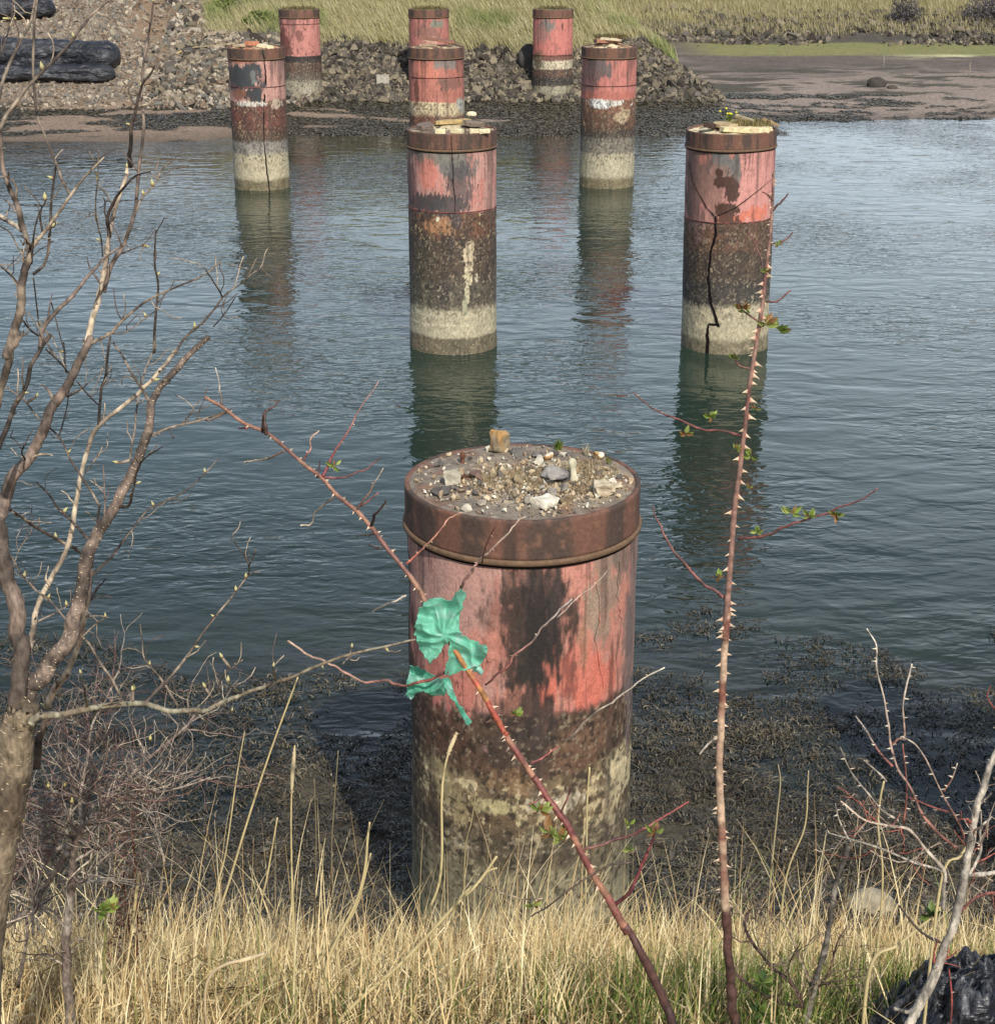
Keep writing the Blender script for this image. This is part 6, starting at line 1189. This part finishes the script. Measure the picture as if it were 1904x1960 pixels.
tag(o, 'crumpled shiny black plastic sheet heaped in the bottom right corner', 'plastic sheet')

# ================================================================== SINGLE GRASS STALKS
def stalk(tf, pts, w0, w1, d, label, head=0, col=(214, 196, 146)):
    q = [tf(p) for p in pts]; P = np.array([W(a[0], a[1], d) for a in q]); gnd = float(ground(P[0, 0], d)); P = np.concatenate([[(P[0, 0], d, gnd - .01)], P]) if P[0, 2] > gnd + .03 else P
    C = catmull(P, 7); t = np.linspace(0, 1, len(C)); k = (d * CT - (C[:, 2] - CAMZ) * ST) / FP * .5; mb = MB(); mb.tube(C, (w0 + (w1 - w0) * t) * k, 6, A3(*col))
    e = empty('grass_stalk', tuple(C[0]), label, 'grass stalk', 'tall stalks above the dry grass'); mb.build('stem', M['grass'], e)
    if head:
        C2 = C[-head:]; m = len(C2); mb = MB(); mb.tube(C2, k[-1] * 8 * np.sin(np.linspace(.25, 2.9, m)) + .0004, 7, A3(226, 208, 166), jitter=.3)
        for q_ in range(40):
            i = rnd.randrange(m - 1); v = (C2[i + 1] - C2[i]); v /= np.linalg.norm(v); a, b = perp(v); an = rnd.uniform(0, 6.28); s_ = v * .8 + (a * math.cos(an) + b * math.sin(an)) * .5; mb.tube([C2[i], C2[i] + s_ * .010], [.0011, .0002], 4, A3(230, 214, 176))
        mb.build('seed_head', M['grass'], e)
stalk(T3, [(1000, 1330), (1100, 980), (1200, 650), (1300, 350), (1422, 20)], 6, 3, 3.0, 'tallest straw stalk, leaning right and reaching the low tree branch')
stalk(T3, [(1020, 1150), (1080, 850), (1130, 500), (1168, 280)], 4, 2, 3.4, 'thin straw stalk just left of the tallest one')
stalk(T3, [(1400, 1100), (1390, 750), (1395, 520), (1408, 345)], 4, 3, 3.3, 'upright stalk with a slim pale seed head left of the pile shadow', 10)
stalk(T3, [(1240, 1200), (1280, 950), (1325, 690)], 4, 3, 3.2, 'short straight stalk beside the upright seed headed one')
stalk(T3, [(1590, 1050), (1585, 800), (1615, 370)], 3, 2, 3.8, 'faint thin stalk against the seaweed near the pile shadow', 0, (150, 136, 104))
stalk(T3, [(1505, 1200), (1510, 800), (1500, 500)], 3, 2, 3.8, 'faint thin stalk left of the other faint one', 0, (140, 126, 96))
stalk(T3, [(1560, 1400), (1690, 1120), (1740, 950), (1755, 790), (1765, 712)], 8, 4, 2.9, 'thick curved stalk with a bent tip beside the pile shadow')
stalk(T3, [(1450, 1500), (1610, 1260), (1700, 1120), (1770, 860)], 6, 3, 3.0, 'slender stalk close behind the thick curved one')
stalk(Z7, [(200, 1960), (340, 1590), (352, 1150), (362, 1000), (390, 870), (437, 755)], 6, 4, 2.9, 'tall stalk with a cream seed head before the left of the nearest pile', 9)
stalk(T4, [(-60, 1500), (300, 1160), (560, 880), (700, 740), (805, 592)], 9, 5, 2.7, 'thick straw stalk lying diagonally across the foot of the nearest pile')
stalk(T4, [(560, 950), (700, 730), (760, 672), (806, 655)], 6, 4, 2.75, 'broken straw stalk with a hooked end in front of the nearest pile')
stalk(Z7, [(1165, 1400), (1168, 1150), (1182, 950)], 3, 4, 3.6, 'thin upright stalk before the right half of the nearest pile')
stalk(Z7, [(480, 1500), (520, 1250), (545, 1090)], 3, 2, 3.6, 'thin leaning stalk before the left half of the nearest pile', 0, (180, 164, 120))
stalk(T3, [(600, 1500), (640, 1150), (665, 950)], 5, 7, 3.0, 'straw stalk with a blunt white tip by the dock stalks')
stalk(T3, [(980, 1560), (1010, 1440), (1080, 1390), (1160, 1370), (1260, 1340)], 5, 8, 2.6, 'bent over furry pale grass head low in the grass at left of centre', 12, (206, 186, 150))
stalk(T5, [(540, 1300), (640, 1000), (655, 800), (660, 720)], 4, 2, 3.2, 'fine stalk right of the upright thorny stem')
stalk(T5, [(470, 1300), (505, 950), (522, 780), (512, 692)], 4, 2, 3.3, 'fine stalk with a curved tip right of the upright thorny stem', 0, (190, 176, 136))
stalk(T5, [(1020, 1300), (1000, 1000), (1010, 860), (1028, 772)], 4, 4, 3.0, 'stalk standing left of the red twigs of the dead shrub')
stalk(T5, [(960, 1690), (1100, 1570), (1280, 1420), (1300, 1390)], 8, 5, 2.5, 'thick pale stalk slanting up to the dead shrub')
stalk(T5, [(1300, 1300), (1400, 1140), (1440, 1080)], 6, 5, 2.4, 'slanted straw stalk touching the trunk of the dead shrub')
